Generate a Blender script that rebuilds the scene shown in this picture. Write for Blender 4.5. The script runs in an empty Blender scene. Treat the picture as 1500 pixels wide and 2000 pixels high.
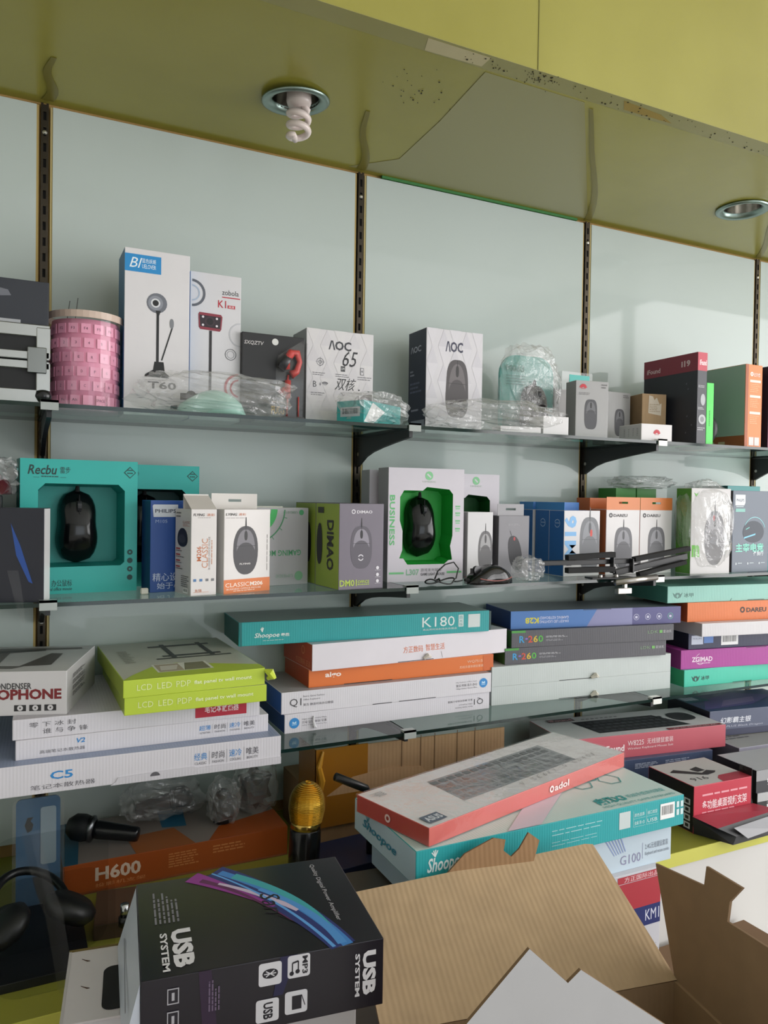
import bpy, bmesh, math, random
from mathutils import Vector, Matrix, noise, Euler
from math import sin, cos, pi, radians as R, degrees, hypot, atan2
random.seed(7)
SC = bpy.context.scene
COL = SC.collection

# ------------------------------------------------------------------ camera
cam_d = bpy.data.cameras.new('camera')
cam_d.sensor_fit = 'HORIZONTAL'
cam_d.sensor_width = 36.0
cam_d.lens = 36.0                      # 1500 px focal length on a 1500 px wide frame
cam_d.clip_start = 0.02
cam = bpy.data.objects.new('camera', cam_d)
COL.objects.link(cam)
_yaw, _pit, _rol = R(26.03), R(-1.03), R(0.86)
_fw = Vector((sin(_yaw), cos(_yaw), 0)); _rt = Vector((cos(_yaw), -sin(_yaw), 0)); _up = Vector((0, 0, 1))
_f2 = _fw*cos(_pit) + _up*sin(_pit); _u2 = _up*cos(_pit) - _fw*sin(_pit)
_r3 = _rt*cos(_rol) + _u2*sin(_rol); _u3 = _u2*cos(_rol) - _rt*sin(_rol)
_m = Matrix((_r3, _u3, -_f2)).transposed().to_4x4()
_m.translation = Vector((0, -1.4667, 1.40))
cam.matrix_world = _m
SC.camera = cam

# ------------------------------------------------------------------ light
world = bpy.data.worlds.new('world'); SC.world = world
world.use_nodes = True
_bg = world.node_tree.nodes['Background']
_bg.inputs[0].default_value = (0.86, 0.93, 1.0, 1); _bg.inputs[1].default_value = 1.0

def area(name, loc, rot, sx, sy, power, col):
    d = bpy.data.lights.new(name, 'AREA'); d.shape = 'RECTANGLE'; d.size = sx; d.size_y = sy
    d.energy = power; d.color = col
    o = bpy.data.objects.new(name, d); COL.objects.link(o); o.location = loc; o.rotation_euler = rot
    return o
# daylight entering through the shopfront glazing in the right-hand wall and the doorway behind
area('daylight_shopfront', (3.16, -2.35, 1.55), (0, R(90), 0), 1.9, 3.1, 98, (1.0, 0.97, 0.955))
area('daylight_doorway', (1.2, -4.14, 1.25), (R(90), 0, 0), 1.7, 2.0, 13, (0.90, 0.95, 1.0))
SC.view_settings.view_transform = 'Standard'
SC.view_settings.look = 'None'
SC.view_settings.gamma = 1.0
SC.view_settings.use_curve_mapping = False
SC.view_settings.exposure = 0.0

# ------------------------------------------------------------------ materials
def lin(h):
    h = h.lstrip('#')
    if len(h) == 3: h = ''.join(c*2 for c in h)
    out = []
    for i in (0, 2, 4):
        c = int(h[i:i+2], 16)/255
        out.append(c/12.92 if c <= .04045 else ((c+.055)/1.055)**2.4)
    return (*out, 1)
MATS = {}
def M(hexcol, kind='card', rough=None):
    """card: printed board with faint grain; corr: corrugated board; ink: flat print; plastic; metal; film; glass"""
    key = (hexcol, kind, rough)
    if key in MATS: return MATS[key]
    m = bpy.data.materials.new(f'{kind}_{hexcol.strip("#")}'); m.use_nodes = True
    nt = m.node_tree; N = nt.nodes; L = nt.links
    b = N['Principled BSDF']; c = lin(hexcol)
    b.inputs['Base Color'].default_value = c
    r = {'card': .42, 'corr': .45, 'ink': .5, 'plastic': .28, 'gloss': .08, 'metal': .28, 'matte': .8, 'kraft': .85}.get(kind, .5)
    b.inputs['Roughness'].default_value = r if rough is None else rough
    if kind == 'metal': b.inputs['Metallic'].default_value = 1
    if kind in ('card', 'corr', 'kraft', 'matte'):
        tc = N.new('ShaderNodeTexCoord'); nz = N.new('ShaderNodeTexNoise')
        nz.inputs['Scale'].default_value = 14 if kind != 'kraft' else 30; nz.inputs['Detail'].default_value = 5
        L.new(tc.outputs['Object'], nz.inputs['Vector'])
        mx = N.new('ShaderNodeMix'); mx.data_type = 'RGBA'
        a = .06 if kind != 'kraft' else .16
        mx.inputs['A'].default_value = (*(x*(1-a) for x in c[:3]), 1)
        mx.inputs['B'].default_value = (*(min(1, x*(1+a)) for x in c[:3]), 1)
        L.new(nz.outputs['Fac'], mx.inputs['Factor']); L.new(mx.outputs['Result'], b.inputs['Base Color'])
    if kind in ('corr', 'kraft'):
        tc2 = N.new('ShaderNodeTexCoord'); wv = N.new('ShaderNodeTexWave'); wv.bands_direction = 'X'
        wv.inputs['Scale'].default_value = 70 if kind == 'corr' else 42
        wv.inputs['Distortion'].default_value = .25 if kind == 'corr' else .8
        L.new(tc2.outputs['Object'], wv.inputs['Vector'])
        bp = N.new('ShaderNodeBump'); bp.inputs['Strength'].default_value = .12 if kind == 'corr' else .22
        bp.inputs['Distance'].default_value = .001
        L.new(wv.outputs['Fac'], bp.inputs['Height']); L.new(bp.outputs['Normal'], b.inputs['Normal'])
    MATS[key] = m
    return m

def film_mat(tint=(.97, .97, .97), milk=.06, rough=.12, name='clear_film', bump=.5, scale=45, refl=1.0):
    key = (name,)
    if key in MATS: return MATS[key]
    m = bpy.data.materials.new(name); m.use_nodes = True
    nt = m.node_tree; N = nt.nodes; L = nt.links
    N.remove(N['Principled BSDF'])
    out = N['Material Output']
    tr = N.new('ShaderNodeBsdfTransparent'); tr.inputs[0].default_value = (*tint, 1)
    gl = N.new('ShaderNodeBsdfGlossy'); gl.inputs['Roughness'].default_value = rough
    df = N.new('ShaderNodeBsdfDiffuse'); df.inputs[0].default_value = (.8, .8, .8, 1)
    fr = N.new('ShaderNodeFresnel'); fr.inputs['IOR'].default_value = 1.5
    ml = N.new('ShaderNodeMath'); ml.operation = 'MULTIPLY'; ml.inputs[1].default_value = refl
    if bump:
        tc = N.new('ShaderNodeTexCoord'); nz = N.new('ShaderNodeTexNoise'); nz.inputs['Scale'].default_value = scale
        nz.inputs['Detail'].default_value = 3; nz.inputs['Distortion'].default_value = 1.2
        L.new(tc.outputs['Object'], nz.inputs['Vector'])
        bp = N.new('ShaderNodeBump'); bp.inputs['Strength'].default_value = bump; bp.inputs['Distance'].default_value = .006
        L.new(nz.outputs['Fac'], bp.inputs['Height'])
        L.new(bp.outputs['Normal'], gl.inputs['Normal']); L.new(bp.outputs['Normal'], fr.inputs['Normal'])
    m1 = N.new('ShaderNodeMixShader'); m1.inputs[0].default_value = milk
    L.new(tr.outputs[0], m1.inputs[1]); L.new(df.outputs[0], m1.inputs[2])
    m2 = N.new('ShaderNodeMixShader'); L.new(fr.outputs[0], ml.inputs[0]); L.new(ml.outputs[0], m2.inputs[0])
    L.new(m1.outputs[0], m2.inputs[1]); L.new(gl.outputs[0], m2.inputs[2])
    ge = N.new('ShaderNodeNewGeometry'); m3 = N.new('ShaderNodeMixShader')
    L.new(ge.outputs['Backfacing'], m3.inputs[0]); L.new(m2.outputs[0], m3.inputs[1]); L.new(m1.outputs[0], m3.inputs[2])
    L.new(m3.outputs[0], out.inputs[0])
    MATS[key] = m
    return m
FILM = film_mat(name='crumpled_clear_film', milk=.15, rough=.14, bump=1.0, scale=34, refl=1.6)
WRAP = film_mat(name='shrink_wrap', milk=.03, rough=.06, bump=.35, scale=30)
PANE = film_mat(name='window_pane_film', tint=(.93, .94, .94), milk=0, rough=.03, bump=0, refl=0)
CLEAR = film_mat(name='clear_plastic', milk=.03, rough=.04, bump=0)
GLASS = film_mat(tint=(.80, .90, .87), milk=.012, rough=.015, bump=0, name='shelf_glass')
def glass_edge():
    m = M('#0d2420', 'gloss'); return m

# ------------------------------------------------------------------ geometry helpers
def new_mesh(name, verts, faces, mats, mi=None, smooth=False):
    me = bpy.data.meshes.new(name); me.from_pydata([tuple(v) for v in verts], [], faces)
    for m in (mats if isinstance(mats, (list, tuple)) else [mats]): me.materials.append(m)
    if mi:
        for p, k in zip(me.polygons, mi): p.material_index = k
    if smooth:
        for p in me.polygons: p.use_smooth = True
    me.update()
    return me
def link(name, me, parent=None, loc=None, rot=None):
    o = bpy.data.objects.new(name, me); COL.objects.link(o)
    if parent: o.parent = parent
    if loc is not None: o.location = loc
    if rot is not None: o.rotation_euler = rot
    return o
def tag(o, label=None, cat=None, group=None, kind=None):
    if label: o['label'] = label
    if cat: o['category'] = cat
    if group: o['group'] = group
    if kind: o['kind'] = kind
    return o
def empty(name, label, cat, loc, yaw=0, group=None, rx=0, ry=0):
    o = bpy.data.objects.new(name, None); COL.objects.link(o)
    o.location = loc; o.rotation_euler = (R(rx), R(ry), R(yaw)); o.empty_display_size = .02
    return tag(o, label, cat, group)
class G:
    """collects solids, then links them as one mesh"""
    def __init__(s): s.v = []; s.f = []; s.mi = []; s.mats = []
    def slot(s, m):
        if m not in s.mats: s.mats.append(m)
        return s.mats.index(m)
    def add(s, vs, fs, m):
        k = s.slot(m); n = len(s.v); s.v += [Vector(v) for v in vs]
        for f in fs: s.f.append([i+n for i in f]); s.mi.append(k)
    def box(s, a, b, m, skip=''):
        x0, y0, z0 = a; x1, y1, z1 = b
        vs = [(x0,y0,z0),(x1,y0,z0),(x1,y1,z0),(x0,y1,z0),(x0,y0,z1),(x1,y0,z1),(x1,y1,z1),(x0,y1,z1)]
        F = {'b': (3,2,1,0), 't': (4,5,6,7), 'f': (0,1,5,4), 'r': (1,2,6,5), 'k': (2,3,7,6), 'l': (3,0,4,7)}
        s.add(vs, [F[k] for k in F if k not in skip], m)
    def prism(s, poly, axis, a, b, m):
        """extrude a 2-D polygon along axis: 'x' -> poly in (y,z), 'y' -> (x,z), 'z' -> (x,y)"""
        mk = {'x': lambda p, t: (t, p[0], p[1]), 'y': lambda p, t: (p[0], t, p[1]), 'z': lambda p, t: (p[0], p[1], t)}[axis]
        n = len(poly); vs = [mk(p, a) for p in poly] + [mk(p, b) for p in poly]
        s.add(vs, [list(range(n))[::-1], list(range(n, 2*n))] + [(i, (i+1) % n, (i+1) % n+n, i+n) for i in range(n)], m)
    def tube(s, pts, r, m, seg=8, caps=True):
        pts = [Vector(p) for p in pts]; rs = r if isinstance(r, (list, tuple)) else [r]*len(pts)
        vs = []; fs = []; prev = None
        for i, p in enumerate(pts):
            t = (pts[min(i+1, len(pts)-1)] - pts[max(i-1, 0)]).normalized()
            if prev is None:
                u = t.orthogonal().normalized()
            else:
                u = (prev - t*prev.dot(t)); u = u.normalized() if u.length > 1e-6 else t.orthogonal().normalized()
            prev = u; w = t.cross(u)
            for k in range(seg):
                a = 2*pi*k/seg; vs.append(p + (u*cos(a) + w*sin(a))*rs[i])
        for i in range(len(pts)-1):
            for k in range(seg):
                fs.append((i*seg+k, i*seg+(k+1) % seg, (i+1)*seg+(k+1) % seg, (i+1)*seg+k))
        if caps:
            fs.append(list(range(seg))[::-1]); fs.append([(len(pts)-1)*seg+k for k in range(seg)])
        s.add(vs, fs, m)
    def lathe(s, prof, m, seg=24, mat4=None):
        """prof: list of (radius, z)"""
        vs = []; fs = []
        for r, z in prof:
            for k in range(seg):
                a = 2*pi*k/seg; v = Vector((r*cos(a), r*sin(a), z)); vs.append(mat4 @ v if mat4 else v)
        for i in range(len(prof)-1):
            for k in range(seg):
                fs.append((i*seg+k, i*seg+(k+1) % seg, (i+1)*seg+(k+1) % seg, (i+1)*seg+k))
        s.add(vs, fs, m)
    def build(s, name, parent=None, smooth=False, loc=None, rot=None, bevel=0):
        me = new_mesh(name, s.v, s.f, s.mats, s.mi, smooth)
        o = link(name, me, parent, loc, rot)
        if bevel:
            bm = bmesh.new(); bm.from_mesh(me)
            bmesh.ops.bevel(bm, geom=bm.edges[:], offset=bevel, segments=1, affect='EDGES', clamp_overlap=True)
            bm.to_mesh(me); bm.free()
        return o

TXT = {}
def text_geo(s, bold=0.0, shear=0.0):
    """flat triangles of a string, normalised to the unit square"""
    key = (s, bold, shear)
    if key in TXT: return TXT[key]
    c = bpy.data.curves.new('t', 'FONT'); c.body = s; c.resolution_u = 2; c.offset = bold; c.shear = shear
    c.space_line = .95
    o = bpy.data.objects.new('t', c)
    me = bpy.data.meshes.new_from_object(o)
    vs = [(v.co.x, v.co.y) for v in me.vertices]; fs = [list(p.vertices) for p in me.polygons]
    bpy.data.objects.remove(o); bpy.data.curves.remove(c); bpy.data.meshes.remove(me)
    if not vs: vs = [(0, 0), (1, 0), (1, 1)]; fs = [[0, 1, 2]]
    x0 = min(v[0] for v in vs); x1 = max(v[0] for v in vs); y0 = min(v[1] for v in vs); y1 = max(v[1] for v in vs)
    vs = [((x-x0)/max(1e-6, x1-x0), (y-y0)/max(1e-6, y1-y0)) for x, y in vs]
    TXT[key] = (vs, fs)
    return TXT[key]

def egg(n=26, taper=.82, power=2.4):
    """outline of a mouse seen from above in the unit square, nose at the top"""
    out = []
    for k in range(n):
        a = 2*pi*k/n; x = abs(cos(a))**(2/power)*(1 if cos(a) >= 0 else -1); y = abs(sin(a))**(2/power)*(1 if sin(a) >= 0 else -1)
        w = 1 - (1-taper)*(y+1)/2
        if y > 0: w *= 1
        out.append((.5+.5*x*w, .5+.5*y))
    return out

THINGS = []
STUFFY = {'fine_print', 'facet_print', 'barcode', 'keyboard_picture_keys', 'specks', 'fine_marks', 'hexagon_print', 'stripe_print'}
JOINED = STUFFY | {'mouse_picture', 'webcam_picture', 'device_picture', 'mount_picture', 'stand_picture', 'seated_person_print', 'emblem', 'side_picture', 'bird_mark', 'light_streak', 'diamond_mark', 'picture_panel', 'handwriting', 'sticker', 'scuff'}
class Box:
    """a rectangular carton: Empty at its front bottom left corner, X along the front, Y to the back, Z up"""
    def __init__(s, name, label, cat, loc, yaw, dims, cols, group=None, kind='card', rx=0, ry=0, rough=None, open_faces='', bev=.0009, body=True):
        s.root = empty(name, label, cat, loc, yaw, group, rx, ry); s.w, s.d, s.h = dims; s.dec = {}; s.lay = 0
        THINGS.append(s)
        if isinstance(cols, str): cols = {'f': cols}
        base = cols.get('f', '#cccccc')
        s.cols = {k: cols.get(k, cols.get('all', base)) for k in 'flrtbk'}  # many cartons get a darker left face, shade put into the colour
        if body:
            w, d, h = dims; me = bpy.data.meshes.new('body')
            bm = bmesh.new()
            vs = [bm.verts.new(v) for v in ((0,0,0),(w,0,0),(w,d,0),(0,d,0),(0,0,h),(w,0,h),(w,d,h),(0,d,h))]
            order = 'btfrkl'
            for k, f in zip(order, ((3,2,1,0),(4,5,6,7),(0,1,5,4),(1,2,6,5),(2,3,7,6),(3,0,4,7))):
                if k in open_faces: continue
                fc = bm.faces.new([vs[i] for i in f]); fc.material_index = order.index(k)
            if bev and not open_faces:
                bmesh.ops.bevel(bm, geom=bm.edges[:], offset=bev, segments=2, profile=.6, affect='EDGES')
            bm.to_mesh(me); bm.free()
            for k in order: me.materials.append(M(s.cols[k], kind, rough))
            s.body = link('body', me, s.root)
        else: s.body = None
    def size(s, f): return {'f': (s.w, s.h), 'l': (s.d, s.h), 'r': (s.d, s.h), 't': (s.w, s.d)}[f]
    def pt(s, f, u, v, o):
        if f == 'f': return Vector((u*s.w, -o, v*s.h))
        if f == 'l': return Vector((-o, (1-u)*s.d, v*s.h))
        if f == 'r': return Vector((s.w+o, u*s.d, v*s.h))
        return Vector((u*s.w, v*s.d, s.h+o))
    def put(s, part, f, vs, fs, col, kind='ink', rough=None):
        s.lay += 1; o = .0003 + .000016*s.lay
        key = part if part in JOINED else (part, s.lay)
        g = s.dec.setdefault(key, G()); g.add([s.pt(f, u, v, o) for u, v in vs], fs, M(col, kind, rough))
        return s
    def rect(s, f, b, col, part='printed_panel', **k):
        u0, v0, u1, v1 = b
        return s.put(part, f, [(u0,v0),(u1,v0),(u1,v1),(u0,v1)], [(0,1,2,3)], col, **k)
    def poly(s, f, pts, col, part='printed_panel', **k):
        return s.put(part, f, pts, [list(range(len(pts)))], col, **k)
    def txt(s, f, b, t, col, rot=0, bold=0., shear=0., part='lettering'):
        vs, fs = text_geo(t, bold, shear); u0, v0, u1, v1 = b
        fn = {0: lambda a, c: (a, c), 90: lambda a, c: (1-c, a), 180: lambda a, c: (1-a, 1-c), 270: lambda a, c: (c, 1-a)}[rot]
        out = []
        for a, c in vs:
            a, c = fn(a, c); out.append((u0+(u1-u0)*a, v0+(v1-v0)*c))
        return s.put(part, f, out, fs, col)
    def disc(s, f, u, v, r, col, hole=0., part='printed_mark', n=20, a0=0, a1=360):
        W, H = s.size(f); vs = []; fs = []
        full = (a1-a0) >= 360
        for k in range(n+1):
            a = R(a0+(a1-a0)*k/n)
            vs += [(u+r*cos(a)/W, v+r*sin(a)/H), (u+hole*r*cos(a)/W, v+hole*r*sin(a)/H)]
        for k in range(n): fs.append((2*k, 2*k+2, 2*k+3, 2*k+1))
        return s.put(part, f, vs, fs, col)
    def line(s, f, a, b, wd, col, part='printed_mark'):
        W, H = s.size(f); A = Vector((a[0]*W, a[1]*H)); B = Vector((b[0]*W, b[1]*H)); t = (B-A).normalized(); n = Vector((-t.y, t.x))*wd/2
        return s.put(part, f, [(p.x/W, p.y/H) for p in (A-n, B-n, B+n, A+n)], [(0,1,2,3)], col)
    def small(s, f, b, rows, col, part='fine_print', fill=.45, rag=.35, vertical=False):
        """blocks of print too small to read"""
        u0, v0, u1, v1 = b; rnd = random.Random(int(1000*(u0+7*v0)+rows))
        vs = []; fs = []
        for k in range(rows):
            y0 = v1-(k+fill)*(v1-v0)/rows; y1 = v1-k*(v1-v0)/rows; x = u0; end = u1-(u1-u0)*rag*rnd.random()
            while x < end:
                e = min(end, x+(u1-u0)*(.08+.16*rnd.random())); n = len(vs)
                vs += [(x,y0),(e,y0),(e,y1),(x,y1)]; fs.append((n,n+1,n+2,n+3)); x = e+(u1-u0)*.03
        if vertical: vs = [(u0+(v1-y)/(v1-v0)*(u1-u0), v0+(x-u0)/(u1-u0)*(v1-v0)) for x, y in vs]
        return s.put(part, f, vs, fs, col)
    def mouse(s, f, b, col='#3a3a3e', hi='#7c7c82', wheel='#1c1c1e', cable=True, taper=.86, logo=None, power=2.5, flipv=False):
        u0, v0, u1, v1 = b; part = 'mouse_picture'
        T = lambda p: (u0+(u1-u0)*p[0], v0+(v1-v0)*(1-p[1] if flipv else p[1]))
        s.poly(f, [T(p) for p in egg(30, taper, power)], col, part)
        s.poly(f, [T((.5+(x-.5)*.74, .53+(y-.5)*.80)) for x, y in egg(24, taper, 2.2)], hi, part)
        s.poly(f, [T((.5+(x-.5)*.80, .36+(y-.5)*.60)) for x, y in egg(24, taper, 2.2)], col, part)
        s.poly(f, [T((.5+(x-.5)*.13, .80+(y-.5)*.20)) for x, y in egg(12, 1, 2.5)], wheel, part)
        s.poly(f, [T(p) for p in ((.49,.88),(.51,.88),(.51,.99),(.49,.99))], wheel, part)
        s.poly(f, [T(p) for p in ((.10,.585),(.90,.585),(.90,.593),(.10,.593))], wheel, part)
        if cable: s.poly(f, [T(p) for p in ((.47,.97),(.53,.97),(.515,1.18),(.49,1.18))], wheel, part)
        if logo: s.poly(f, [T((.5+(x-.5)*.22, .17+(y-.5)*.12)) for x, y in egg(12, 1, 2)], logo, part)
        return s
    def barcode(s, f, b, col='#222222', back='#f2f2f2', n=26):
        u0, v0, u1, v1 = b; s.rect(f, b, back, 'sticker')
        rnd = random.Random(3); vs = []; fs = []; x = u0+.08*(u1-u0)
        for k in range(n):
            wd = (u1-u0)*.84/n*rnd.choice((.3,.5,.7)); q = len(vs)
            vs += [(x,v0+.28*(v1-v0)),(x+wd,v0+.28*(v1-v0)),(x+wd,v1-.15*(v1-v0)),(x,v1-.15*(v1-v0))]; fs.append((q,q+1,q+2,q+3)); x += (u1-u0)*.84/n
        return s.put('barcode', f, vs, fs, col)
    def slot(s, f, u, v, wd, col='#2a2a2a', t=.0012):
        W, H = s.size(f); return s.rect(f, (u-wd/2/W, v-t/2/H, u+wd/2/W, v+t/2/H), col, 'tuck_slot')
    def hangtab(s, col, u0=0., u1=1., hh=.024, y=.0, hole='#c9c9c4', face='f'):
        """upright euro hang tab standing on the top edge, with its slot"""
        g = G(); w = s.w; x0, x1 = u0*w, u1*w; z = s.h; t = .0007
        cx = (x0+x1)/2; hw = min(.013, (x1-x0)*.22); zz = z+hh*.55
        poly = [(x0, z-.001), (x1, z-.001), (x1, z+hh), (x0, z+hh)]
        # frame around the slot: four pieces
        yy = y*s.d
        for a, b in (((x0, yy, z-.001), (cx-hw, yy+t, z+hh)), ((cx+hw, yy, z-.001), (x1, yy+t, z+hh)), ((cx-hw, yy, z-.001), (cx+hw, yy+t, zz-.0022)), ((cx-hw, yy, zz+.0022), (cx+hw, yy+t, z+hh))):
            g.box(a, b, M(col, 'card'))
        g.build('hang_tab', s.root); return s
    def done(s):
        for key, g in s.dec.items():
            part = key if isinstance(key, str) else key[0]
            o = g.build(part, s.body or s.root)
            if part in STUFFY: o['kind'] = 'stuff'

def superloft(L, W, H, rings=14, seg=16, front=.80, hump=.55):
    """body of a mouse: length along +Y (nose at +Y), base on z=0"""
    vs = []; fs = []
    for i in range(rings+1):
        t = i/rings; y = -L/2+L*t
        e = max(0.0, 1-abs(2*t-1)**3.2)**.45
        wd = W/2*e*(1-(1-front)*max(0, t-.45)/.55*.5) * (1-.10*math.exp(-((t-.55)/.16)**2))
        ht = H*(.30+.70*math.exp(-((t-(1-hump))/.42)**2))*max(0.0, 1-abs(2*t-1)**5)**.4
        for k in range(seg+1):
            a = pi*k/seg; x = wd*abs(cos(a))**.75*(1 if cos(a) >= 0 else -1); z = ht*sin(a)**.62 if 0 < k < seg else 0
            vs.append((x, y, z))
        vs.append((0, y, 0))
    n = seg+2
    for i in range(rings):
        for k in range(n):
            fs.append((i*n+k, (i+1)*n+k, (i+1)*n+(k+1) % n, i*n+(k+1) % n))
    return vs, fs
def make_mouse(label, loc, rot, L=.115, W=.062, H=.036, col='#141416', stripe=None, group=None, name='computer_mouse'):
    r = empty(name, label, 'mouse', loc, 0, group); r.rotation_euler = rot
    vs, fs = superloft(L, W, H); link('shell', new_mesh('shell', vs, fs, M(col, 'plastic', .16), smooth=True), r)
    g = G(); g.lathe([(.0, -.003), (.0085, -.003), (.0085, .003), (0, .003)], M('#303034', 'plastic'), 14, Matrix.Translation((0, L*.28, H*.72)) @ Matrix.Rotation(R(90), 4, 'Y')); g.build('scroll_wheel', r)
    g = G(); g.box((-.0006, L*.10, H*.55), (.0006, L*.43, H*.83), M('#050506', 'matte')); g.build('button_gap', r)
    g = G(); g.tube([(0, L*.47, H*.22), (0, L*.56, H*.24)], [.0042, .0026], M('#0c0c0d', 'matte'), 8); g.build('cable_boot', r)
    if stripe:
        g = G()
        for sx in (-1, 1):
            pts = []
            for k in range(9):
                t = .12+.76*k/8; e = max(0, 1-abs(2*t-1)**3.2)**.45
                pts.append((sx*(W/2*e*.985+.0002), -L/2+L*t, H*(.42-.22*sin(t*pi))))
            g.tube(pts, .0009, M(stripe, 'plastic'), 5)
        g.build('side_stripe', r)
    return r
def crumple(name, label, cat, loc, dims, seed, mat=FILM, amp=.35, nu=40, nv=22, flat=.25, yaw=0, group=None, parent=None, freq=2.2, tail=None):
    """a crumpled clear bag: a lumpy closed pillow resting on z=0"""
    vs = []; fs = []; a, b, c = dims
    for j in range(nv+1):
        ph = pi*j/nv
        for i in range(nu):
            th = 2*pi*i/nu; p = Vector((sin(ph)*cos(th), sin(ph)*sin(th), cos(ph)))
            q = Vector((abs(p.x)**.7*(1 if p.x >= 0 else -1), abs(p.y)**.7*(1 if p.y >= 0 else -1), abs(p.z)**.8*(1 if p.z >= 0 else -1)))
            n = noise.noise(p*freq+Vector((seed*3.1, seed, 0)))*amp + (abs(noise.noise(p*freq*2.6+Vector((seed, 0, 5))))-.25)*amp*.9
            if tail: n += tail*max(0, p.x)**3
            q = q*(1+n); vs.append((q.x*a/2, q.y*b/2, max(0, (q.z+1)*c/2)))
    for j in range(nv):
        for i in range(nu):
            fs.append((j*nu+i, (j+1)*nu+i, (j+1)*nu+(i+1) % nu, j*nu+(i+1) % nu))
    me = new_mesh(name, vs, fs, mat, smooth=False)
    o = link(name, me, parent, loc, (0, 0, R(yaw)))
    if not parent: tag(o, label, cat, group)
    return o

# ------------------------------------------------------------------ the room
SOF, FAS = 2.078, -0.469            # underside of the soffit, its front face
UPX = [0.052+.6*k for k in range(-1, 5)]
OLIVE = '#8a8540'
def struct(g, name, parent=None, **k):
    o = g.build(name, parent, **k)
    if not parent: o['kind'] = 'structure'
    return o
def olive_mat():
    m = bpy.data.materials.new('olive_vinyl_film'); m.use_nodes = True
    nt = m.node_tree; N = nt.nodes; L = nt.links; b = N['Principled BSDF']
    tc = N.new('ShaderNodeTexCoord'); nz = N.new('ShaderNodeTexNoise'); nz.inputs['Scale'].default_value = 2.2; nz.inputs['Detail'].default_value = 6
    L.new(tc.outputs['Object'], nz.inputs['Vector'])
    cr = N.new('ShaderNodeValToRGB'); cr.color_ramp.elements[0].position = .3; cr.color_ramp.elements[1].position = .75
    cr.color_ramp.elements[0].color = lin('#8c8636'); cr.color_ramp.elements[1].color = lin('#a09a48')
    L.new(nz.outputs['Fac'], cr.inputs['Fac']); L.new(cr.outputs['Color'], b.inputs['Base Color'])
    b.inputs['Roughness'].default_value = .24
    nz2 = N.new('ShaderNodeTexNoise'); nz2.inputs['Scale'].default_value = 3.5
    L.new(tc.outputs['Object'], nz2.inputs['Vector'])
    bp = N.new('ShaderNodeBump'); bp.inputs['Strength'].default_value = .25; bp.inputs['Distance'].default_value = .01
    L.new(nz2.outputs['Fac'], bp.inputs['Height']); L.new(bp.outputs['Normal'], b.inputs['Normal'])
    return m
OLV = olive_mat()
g = G(); g.box((-1.7, -4.3, -.05), (3.30, .1, 0), M('#c9c6c0', 'matte')); struct(g, 'floor')
g = G(); g.box((-1.7, -4.3, 2.75), (3.30, FAS, 2.82), M('#f0f0ec', 'matte')); struct(g, 'ceiling')
g = G(); g.box((-1.76, -4.3, 0), (-1.7, .1, 2.75), M('#d8d8d2', 'matte')); struct(g, 'wall_left')
g = G()
for a, b in (((-1.7, -4.3, 0), (.3, -4.22, 2.75)), ((2.1, -4.3, 0), (3.30, -4.22, 2.75)), ((.3, -4.3, 2.3), (2.1, -4.22, 2.75))): g.box(a, b, M('#dcdcd6', 'matte'))
struct(g, 'wall_front')
g = G()
for a, b in (((3.22, -4.22, 0), (3.30, .1, .35)), ((3.22, -4.22, 2.55), (3.30, .1, 2.75)), ((3.22, -4.22, .35), (3.30, -3.95, 2.55)), ((3.22, -.75, .35), (3.30, .1, 2.55))): g.box(a, b, M('#a3a29c', 'matte'))
struct(g, 'wall_right')
g = G()
for y in (-3.95, -2.9, -1.82, -.79): g.box((3.06, y, .35), (3.12, y+.04, 2.55), M('#3c3d40', 'metal'))
g.box((3.06, -3.95, .35), (3.12, -.75, .39), M('#3c3d40', 'metal')); g.box((3.06, -3.95, 1.95), (3.12, -.75, 1.99), M('#3c3d40', 'metal'))
struct(g, 'window_1')
# back wall: ply backing, then separate back-painted glass panels with gaps for the uprights
g = G(); g.box((-1.7, .010, 0), (3.22, .05, SOF), M('#b08d55', 'matte')); wall_back = struct(g, 'wall_back')
def panel_mat():
    m = bpy.data.materials.new('pale_back_painted_glass'); m.use_nodes = True
    nt = m.node_tree; N = nt.nodes; L = nt.links; b = N['Principled BSDF']
    tc = N.new('ShaderNodeTexCoord'); nz = N.new('ShaderNodeTexNoise'); nz.inputs['Scale'].default_value = 1.4; nz.inputs['Detail'].default_value = 4
    L.new(tc.outputs['Object'], nz.inputs['Vector'])
    mx = N.new('ShaderNodeMix'); mx.data_type = 'RGBA'; mx.inputs['A'].default_value = lin('#b8c3bf'); mx.inputs['B'].default_value = lin('#c2ccc9')
    L.new(nz.outputs['Fac'], mx.inputs['Factor']); L.new(mx.outputs['Result'], b.inputs['Base Color'])
    b.inputs['Roughness'].default_value = .05; b.inputs['IOR'].default_value = 1.5; b.inputs['Specular IOR Level'].default_value = .20
    return m
PANEL = panel_mat()
edges = [-1.7]+UPX+[3.20]
for i in range(len(edges)-1):
    x0, x1 = edges[i]+.013, edges[i+1]-.013
    g = G(); g.box((x0, 0, .79), (x1, .008, SOF-.008), PANEL); o = g.build('glass_panel', wall_back)
    g = G(); g.box((x0-.004, .0015, .79), (x0, .010, SOF-.008), M('#c3b17c', 'matte')); g.build('edge_tape', wall_back)
    g = G(); g.box((x1, .0015, .79), (x1+.004, .010, SOF-.008), M('#b79d62', 'matte')); g.build('edge_tape', wall_back)
g = G(); g.box((.70, -.001, SOF-.006), (1.22, .006, SOF-.0005), M('#3f7a42', 'matte')); g.build('green_paint_line', wall_back)
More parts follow.
